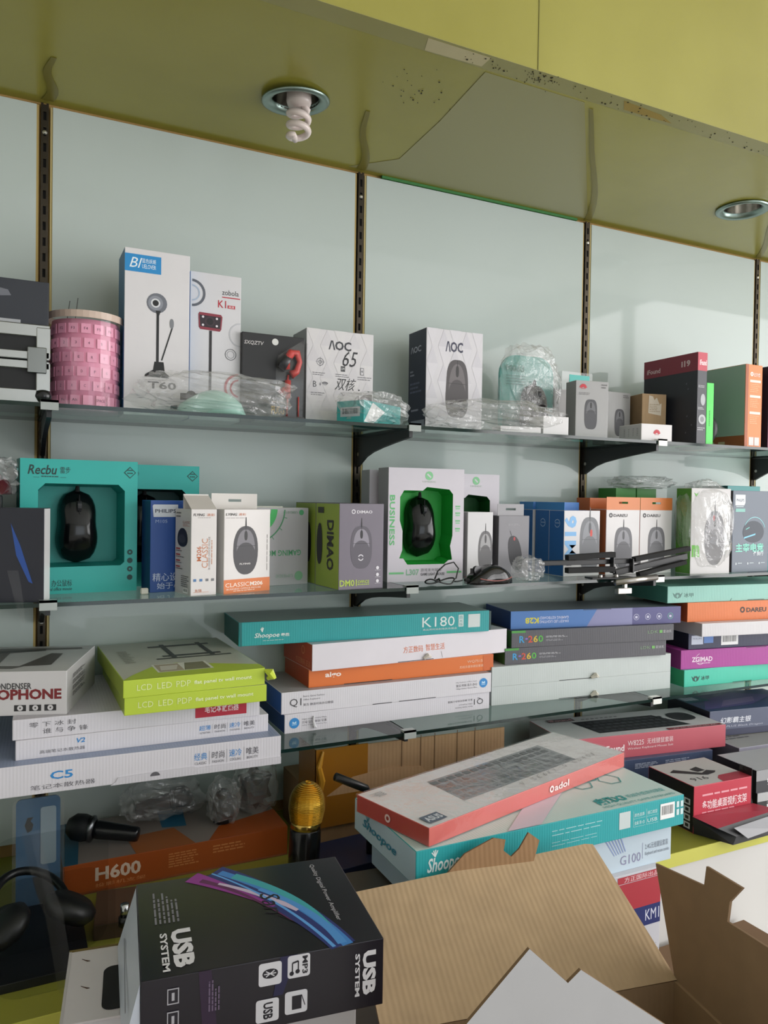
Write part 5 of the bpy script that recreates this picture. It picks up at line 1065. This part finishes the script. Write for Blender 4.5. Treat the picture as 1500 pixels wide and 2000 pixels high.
# --- black tube poking from a bag beside the pile
t = empty('tripod_leg', 'black metal tube sticking out beside the white-ended carton', 'tube', (.500, -.262, CT), 0)
g = G(); g.tube([(.056, -.035, .0), (.050, -.040, .125), (.040, -.045, .143), (-.016, -.048, .172)], [.007, .007, .007, .007], M('#16171a', 'plastic', .3), 12); g.build('tube', t, smooth=True)
# --- dark blister packs at the left end
t = empty('blister_pack', 'blue card blister pack standing at the left end of the orange box', 'blister pack', (.012, -.206, CT), 0, rx=-6)
g = G(); g.prism(rrect(0, 0, .062, .165, .008), 'y', 0, .003, M('#2a5f86', 'card')); g.build('card', t)
g = G(); g.prism(rrect(.034, .065, .056, .15, .004), 'y', -.0008, -.0002, M('#8fa3ae', 'ink')); g.build('pale_panel', t)
g = G(); g.prism([(.016, .115), (.022, .118), (.024, .126), (.020, .132), (.024, .137), (.016, .137), (.012, .126)], 'y', -.0012, -.0003, M('#07090b', 'matte')); g.build('hang_hole', t)
g = G(); g.prism(rrect(-.005, 0, .067, .168, .01), 'y', -.012, -.002, CLEAR); g.build('clear_cover', t)
t = empty('headset', 'black headset in a clear clamshell pack at the counter left end', 'headset', (.045, -.385, CT+.052), 12, rx=-80)
g = G(); pts = [(.045*cos(a), 0, .075+.075*sin(a)) for a in [R(-20+220*k/20) for k in range(21)]]; g.tube(pts, .006, M('#121315', 'plastic', .4), 8); g.build('headband', t, smooth=True)
for s in (-1, 1):
    g = G(); g.lathe([(0, -.014), (.030, -.012), (.036, -.003), (.036, .006), (.026, .014), (0, .014)], M('#0f1012', 'plastic', .45), 20, Matrix.Translation((s*.042, 0, .040)) @ Matrix.Rotation(R(70*s), 4, 'Y') @ Matrix.Rotation(R(60), 4, 'X')); g.build('ear_cup', t, smooth=True)
t = empty('clamshell_pack', 'tall clear plastic clamshell around the black headset', 'clamshell pack', (.028, -.425, CT), 0)
g = G(); vs = []; fs = []
path = [(-.012, .212), (-.004, .17), (.006, .13), (.016, .10), (.022, .06), (.032, .0)]
for x, zz in path: vs += [(x, -.006, zz), (x+.010, -.012, zz), (x+.020, -.004, zz), (x+.02, .0, zz)]
for k in range(len(path)-1):
    for j in range(3): fs.append((4*k+j, 4*k+j+1, 4*k+j+5, 4*k+j+4))
g.add(vs, fs, CLEAR); g.build('seam_ridge', t)
g = G(); g.prism(rrect(-.05, 0, .10, .17, .03), 'y', .085, .0858, PANE); g.prism(rrect(-.05, 0, .10, .15, .04), 'y', .002, .0028, PANE); g.build('shell', t)
b = flatbox('tray_box', 'flat black tray box lying under the headset pack', -.07, -.405, CT, 0, .17, .19, .012, {'f': '#101114'}, kind='card')  # black slab added to darken the bright counter below the headset
b = flatbox('accessory_box', 'black carton at the far left end of the counter', -.215, -.30, CT, 6, .13, .2, .10, {'f': '#15161a', 't': '#1c1d22'}, kind='card')
b = flatbox('cable_pack', 'brown and black cable pack lying below the orange box', .110, -.330, CT, -8, .12, .10, .022, {'f': '#4a382c', 't': '#5a4232', 'l': '#2a211c'}, kind='card')
for x, y, lab in ((.150, -.345, 'silver jack plug beside the amplifier box'), (.185, -.350, 'small silver plug end by the white carton edge')):
    t = empty('audio_plug', lab, 'plug', (x, y, CT+.022), 0)
    g = G(); g.tube([(0, 0, .012), (.0, .0, .030)], .006, M('#b9bbbd', 'metal', .25), 12); g.build('sleeve', t, smooth=True)
    g = G(); g.tube([(0, 0, 0), (0, 0, .0125)], .0085, M('#0f1012', 'plastic', .3), 12); g.build('cap', t, smooth=True)

# ================================================================== IN FRONT OF THE CABINET (standing on the bench)
# --- keyboard pile
b = Box('keyboard_box', 'white box with red and navy bands standing upright under the pile', 'box', (.497, -.556, BZ), 0, (.458, .065, .195), {'f': '#c9c9d0', 't': '#cfccd0', 'l': '#a9a7ad', 'r': '#b9b9c0'})
b.rect('f', (0, .70, 1, .925), '#b03440'); b.rect('f', (0, .535, 1, .70), '#26306a'); b.txt('f', (.93, .575, .995, .665), 'KM1', '#d8daea'); b.rect('f', (.80, .93, 1, .985), '#b03440', 'printed_panel'); b.txt('f', (.83, .937, .99, .978), '方正国际出品', '#ead2d6'); 
for k in range(14): b.disc('f', .85+.011*k, .30+.08*((k*7) % 5)/5, .0006, '#55535a', part='specks')
b = flatbox('accessory_box', 'white box with a small red logo end on the counter below the pile', .560, -.440, CT, 0, .40, .09, .0395, {'f': '#c4c0c2', 't': '#c9c6c8', 'l': '#b3b0b2'}, kind='card'); b.rect('f', (0, .0, .06, 1), '#7a2630'); b.rect('f', (.03, .55, .12, .9), '#8a2f38', 'printed_panel'); b.txt('f', (.04, .6, .11, .85), 'iFound', '#e0c4c8', bold=.02)
z = BZ+.195
b = flatbox('combo_box', 'pale icy blue combo box with grey lettering in the pile', .530, -.545, z, 0, .458, .19, .062, {'f': '#c4d4e0', 'l': '#b9d0e4', 't': '#c4d2da', 'r': '#d0dce4'}, kind='card')
b.txt('f', (.76, .16, .855, .40), 'G100', '#8f8fae'); b.txt('f', (.875, .42, .985, .58), '2.4G无线键鼠套装', '#77808e'); b.txt('f', (.875, .24, .99, .36), 'Keyboard and mouse combo', '#77808e'); b.rect('f', (.862, .2, .8635, .62), '#8f8fae', 'printed_mark')
for k in range(6): b.poly('f', [(.685+.014*k, .93), (.691+.014*k, .93), (.735+.010*k, .45+.01*k), (.731+.010*k, .45+.01*k)], '#8fa0cc', 'stripe_print')
z += .062
b = flatbox('keyboard_box', 'teal keyboard carton with hexagon print on its pale top', .499, -.560, z, 0, .500, .205, .049, {'f': '#2aa5aa', 'l': '#c4dcee', 't': '#c2d6d2', 'r': '#2a8e92'})
b.txt('f', (.035, .20, .155, .72), 'Shoopoe', '#e0eeee', bold=.02, shear=.25)
for a in (60, 85, 110, 135): b.line('f', (.06, .74), (.06+.016*cos(R(a)), .74+.20*sin(R(a))), .0016, '#e0eeee', 'bird_mark')
b.small('f', (.46, .48, .66, .74), 2, '#a5d6da', fill=.2, rag=.3); b.small('f', (.46, .18, .67, .38), 2, '#a5d6da', fill=.16, rag=.2)
b.rect('f', (.722, .30, .768, .84), '#c9d4d4', 'blank_patch')
for u, v, q in ((.785, .60, '颜色选择'), (.84, .60, '接口类型'), (.785, .34, '金属 黑+白'), (.84, .34, 'USB')):
    b.rect('f', (u-.004, v-.06, u+.046, v-.052), '#bfe2e4', 'printed_mark'); b.rect('f', (u-.0045, v-.06, u-.0035, v+.2), '#bfe2e4', 'printed_mark'); b.txt('f', (u, v, u+.042, v+.12), q, '#d5eeee')
b.barcode('f', (.895, .32, .958, .84))
for u in (.966, .984): 
    for v in (.36, .62): b.rect('f', (u, v, u+.012, v+.2), '#cfe4e6', 'icon')
b.txt('t', (.68, .09, .80, .21), '疾风X3', '#2f9a98', bold=.04); b.txt('t', (.81, .12, .97, .18), '机械手感游戏键盘', '#4aa6a4'); b.txt('t', (.68, .03, .98, .07), 'HIGH QUALITY GAME KEYBOARD', '#5fa9a6')
for (cx, cy) in ((.80, .62), (.865, .50), (.74, .5), (.865, .75)):
    for k in range(6):
        a0, a1 = R(60*k), R(60*k+60); b.line('t', (cx+.042*cos(a0), cy+.105*sin(a0)), (cx+.042*cos(a1), cy+.105*sin(a1)), .0022, '#2f9694', 'hexagon_print')
b.poly('t', [(.30, .0), (.42, .0), (.74, .62), (.60, .62)], '#d4c8d4', 'lilac_band')
b.txt('l', (.16, .28, .72, .62), 'Shoopoe', '#3f8fae', bold=.02, shear=.25, part='lettering')
for a in (60, 85, 110, 135): b.line('l', (.25, .62), (.25+.05*cos(R(a)), .62+.2*sin(R(a))), .0014, '#3f8fae', 'bird_mark')
g = G(); g.box((.5003, .02, .012), (.5035, .028, .03), M('#b9c9c9', 'plastic')); g.build('pull_loop', b.root)
z += .049
b = flatbox('keyboard_box', 'shrink-wrapped white keyboard box with salmon sides askew on the pile', .520, -.558, z+.0016, 15.7, .497, .155, .026, {'f': '#d8655f', 'l': '#c4453f', 't': '#dedada', 'r': '#d8837c'}, kind='card')
b.poly('t', [(.22, .22), (.80, .22), (.82, .80), (.24, .80)], '#85888a', 'keyboard_picture')
for r_ in range(5):
    for c_ in range(15): b.rect('t', (.235+.0378*c_, .26+.105*r_, .262+.0378*c_, .33+.105*r_), '#6d7173', 'keyboard_picture_keys')
b.disc('f', .56, .5, .0055, '#f4e2e0', .5); b.txt('f', (.575, .30, .655, .72), 'adol', '#f4e2e0', bold=.02); b.disc('l', .46, .5, .006, '#f0cfcc', .5); b.txt('t', (.02, .80, .07, .9), 'adol', '#a9a6a6', rot=90); b.rect('t', (.02, .05, .09, .20), '#5a6676', 'printed_panel'); b.txt('t', (.025, .08, .085, .17), 'ASUS', '#d0d4da', bold=.03)
for k, ch in enumerate('V SE6KX Q ND4O1'): 
    if ch != ' ': b.txt('t', (.46+.030*k, .10+.004*k, .475+.030*k, .17+.004*k), ch, '#a09d9d', shear=.3)
g = G(); g.box((-.0012, -.0012, -.0002), (.4982, .1562, .0272), WRAP, skip='b'); g.build('shrink_wrap', b.root)
# --- amplifier box on a white carton
t = empty('carton', 'white carton with a dark hand hole under the amplifier box', 'carton', (.049, -.665, BZ), -8)
cw, cd, ch = .30, .125, .265; WCM = M('#c3c0c2', 'card')
g = G(); g.box((0, 0, 0), (cw, cd, ch-.002), WCM); g.build('body', t, bevel=.001)
g = G(); g.box((-.001, -.001, ch-.0022), (cw+.001, cd+.001, ch), M('#c9c3c4', 'card')); g.build('lid', t)
g = G(); g.box((-.0022, -.0015, ch-.06), (.0005, cd+.0015, ch+.0006), M('#b5b0ae', 'card')); g.build('lid_edge', t)
g = G(); g.prism(rrect(.036, .01, .062, .085, .010), 'z', ch+.0002, ch+.0010, M('#09090a', 'matte')); g.build('hand_hole', t)
for x, y in ((.012, .108), (.014, .058)):
    g = G(); g.prism([(x, y), (x+.004, y-.003), (x+.009, y-.006), (x+.006, y-.006), (x+.002, y-.002)], 'z', ch+.0001, ch+.0007, M('#4a3428', 'matte')); g.build('staple_mark', t)
g = G(); g.box((-.002, cd, ch-.003), (cw*.5, cd+.003, ch+.001), M('#6a5a2a', 'matte')); g.build('raw_edge', t)
AZ = BZ+.265
b = Box('amplifier_box', 'black amplifier box with magenta and blue light streaks on its lid', 'box', (.112, -.739, AZ), -7, (.238, .188, .0685), {'f': '#1b1720', 't': '#17151b', 'l': '#b9bfcc', 'r': '#16141a'}, kind='card', rough=.3)
def streak(f, a, c, p, wd0, wd1, col, part='light_streak'):
    n = 14; L1 = []; L2 = []; W, H = b.size(f)
    for k in range(n+1):
        t_ = k/n; x = (1-t_)**2*a[0]+2*t_*(1-t_)*p[0]+t_*t_*c[0]; y = (1-t_)**2*a[1]+2*t_*(1-t_)*p[1]+t_*t_*c[1]
        dx = 2*(1-t_)*(p[0]-a[0])+2*t_*(c[0]-p[0]); dy = 2*(1-t_)*(p[1]-a[1])+2*t_*(c[1]-p[1]); l = hypot(dx*W, dy*H); wd = wd0+(wd1-wd0)*t_
        nx, ny = -dy*H/l, dx*W/l; L1.append((x+nx*wd/W, y+ny*wd/H)); L2.append((x-nx*wd/W, y-ny*wd/H))
    for k in range(n): pass
    vs = L1+L2; b.put(part, f, vs, [(k, k+1, n+2+k, n+1+k) for k in range(n)], col)
streak('t', (.36, 1.0), (.82, .0), (.70, .55), .020, .014, '#26306e'); streak('t', (.26, .99), (.60, .50), (.42, .80), .012, .002, '#8a2f8a'); streak('t', (.30, .93), (.66, .30), (.50, .72), .004, .0005, '#5a2050')
streak('t', (.40, 1.0), (.84, .0), (.74, .55), .005, .006, '#3f7fc4'); streak('t', (.46, .93), (.80, .20), (.74, .60), .006, .003, '#3fa0a8'); streak('t', (.38, .86), (.70, .42), (.54, .70), .0022, .004, '#c4b4cc'); streak('t', (.36, 1.0), (.78, .0), (.66, .55), .0012, .002, '#5f9fe0'); streak('t', (.56, .72), (.82, .02), (.78, .4), .003, .005, '#4f8fd0')
b.txt('t', (.13, .06, .215, .42), 'USB', '#d8d6da', rot=270, bold=.05); b.txt('t', (.085, .045, .115, .40), 'SYSTEM', '#d8d6da', rot=270, bold=.03); b.txt('t', (.84, .24, .868, .93), 'Quality Digital Power Amplifier', '#a9a7ad', rot=270, bold=.01)
b.txt('t', (.55, .42, .64, .66), 'San', '#15131a', rot=270, shear=.3, part='handwriting'); b.line('t', (.60, .40), (.66, .30), .001, '#15131a', 'handwriting')
b.small('t', (.07, .50, .185, .86), 6, '#77757d', vertical=True)
b.poly('f', [(.22, 1), (.27, 1), (.30, 0), (.24, 0)], '#2c1a33', 'violet_glow_print'); b.poly('f', [(.55, 1), (.62, 1), (.56, .45), (.52, .45)], '#211f42', 'violet_glow_print'); 
for u, v in ((.46, .62), (.58, .66), (.45, .10), (.57, .14)):
    W, H = b.size('f'); b.poly('f', [(u+.095*x, v+.33*y) for x, y in rrect(0, 0, 1, 1, .12, 3)], '#cfcdd2', 'icon_tile')
b.poly('f', [(.475+.065*x, .72+.14*y) for x, y in egg(16, 1, 2.2)], '#1b1720', 'icon'); b.line('f', (.49, .75), (.525, .83), .001, '#cfcdd2', 'icon'); b.line('f', (.49, .83), (.525, .75), .001, '#cfcdd2', 'icon'); b.line('f', (.482, .79), (.532, .79), .001, '#cfcdd2', 'icon')
b.txt('f', (.642, .70, .665, .96), 'MP3', '#1b1720', rot=270, bold=.03); b.line('f', (.60, .72), (.60, .88), .0012, '#1b1720', 'icon'); b.line('f', (.625, .74), (.625, .90), .0012, '#1b1720', 'icon'); b.line('f', (.60, .88), (.625, .90), .0018, '#1b1720', 'icon'); b.disc('f', .597, .73, .0022, '#1b1720', part='icon'); b.disc('f', .622, .75, .0022, '#1b1720', part='icon')
b.txt('f', (.48, .14, .52, .38), 'USB', '#1b1720', rot=270, bold=.03); b.rect('f', (.60, .20, .64, .40), '#1b1720', 'icon'); b.line('f', (.64, .40), (.655, .24), .0008, '#1b1720', 'icon')
b.txt('f', (.905, .20, .965, .86), 'USB', '#d8d6da', rot=270, bold=.05); b.txt('f', (.872, .20, .893, .84), 'SYSTEM', '#d8d6da', rot=270, bold=.03)
for v in (.62, .30): b.rect('f', (.10, v, .145, v+.22), '#a9a7ad', 'icon'); b.rect('f', (.104, v+.016, .141, v+.204), '#1b1720', 'icon'); b.rect('f', (.117, v+.05, .128, v+.16), '#a9a7ad', 'icon')
b.small('f', (.26, .42, .31, .86), 4, '#6a5a72', vertical=True)
g = G(); g.add([(-.0006, .002, .066), (-.0006, .186, .066), (-.020, .184, .002), (-.016, .004, .002)], [(0, 1, 2, 3)], M('#c4cad6', 'card')); g.add([(-.0006, .002, .066), (-.016, .004, .002), (-.0006, .002, .002)], [(0, 1, 2)], M('#c4cad6', 'card')); g.build('end_flap', b.root)
g = G(); g.add([(-.0128, .02, .030), (-.0130, .15, .030), (-.0135, .15, .0285), (-.0133, .02, .0285)], [(0, 1, 2, 3)], M('#2a2a30', 'matte')); g.build('flap_slot', b.root)
# --- big open carton with raised flaps
t = empty('open_carton', 'open brown cardboard carton with raised torn flaps in front', 'carton', (.757, -.7715, BZ), -10)
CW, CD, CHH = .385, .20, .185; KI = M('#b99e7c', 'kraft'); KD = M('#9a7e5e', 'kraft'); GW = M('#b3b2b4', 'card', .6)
th = .004
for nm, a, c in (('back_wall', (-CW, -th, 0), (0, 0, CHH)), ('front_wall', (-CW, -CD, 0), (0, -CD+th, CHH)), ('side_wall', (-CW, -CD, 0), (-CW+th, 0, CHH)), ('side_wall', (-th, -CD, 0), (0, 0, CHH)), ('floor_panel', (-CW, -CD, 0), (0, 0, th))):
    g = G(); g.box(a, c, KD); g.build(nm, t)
def flap(nm, pts, origin, ex, ey, mats, th=.0035):
    ex, ey = Vector(ex), Vector(ey); nn = ex.cross(ey).normalized()*th; n = len(pts); O = Vector(origin)
    g = G(); P = [O+ex*p[0]+ey*p[1] for p in pts]; g.add(P, [list(range(n))], mats[0]); g.add([p+nn for p in P], [list(range(n))[::-1]], mats[1])
    g.add(P+[p+nn for p in P], [(i, (i+1) % n, (i+1) % n+n, i+n) for i in range(n)], M('#7d6347', 'matte')); return g.build(nm, t)
ph = R(30)
flap('back_flap', [(-CW, -.003), (0, -.003), (-.004, .05), (-.018, .194), (-.03, .196), (-.384, .168)], (0, 0, CHH), (1, 0, 0), (0, cos(ph), sin(ph)), (KI, KI))
pe = R(78)
flap('torn_tab', [(-.256, -.006), (-.222, .022), (-.178, .038), (-.160, .034), (-.164, .020), (-.153, .011), (-.140, .020), (-.124, .040), (-.108, .028), (-.120, .0)], (0, .181*cos(ph), CHH+.181*sin(ph)), (1, 0, 0), (0, cos(pe), sin(pe)), (M('#a07c58', 'kraft'), M('#a07c58', 'kraft')))
l = R(5)
flap('side_flap', [(-.198, 0), (0, 0), (.058, .119), (-.035, .135), (-.036, .159), (-.096, .162), (-.079, .138), (-.078, .114), (-.14, .119), (-.198, .12)], (0, 0, CHH), (0, 1, 0), (sin(l), 0, cos(l)), (M('#94795b', 'kraft'), M('#94795b', 'kraft')))  # kraft darker than the back flap, shade put into its colour
flap('front_flap', [(-CW+.002, 0), (-.01, 0), (-.162, .105), (-.256, .174), (-.269, .164), (-.308, .201), (-.369, .142), (-CW+.002, .125)], (0, -CD, CHH), (1, 0, 0), (0, 0, 1), (GW, GW))

# ------------------------------------------------------------------ printed matter on every carton
for T_ in THINGS: T_.done()
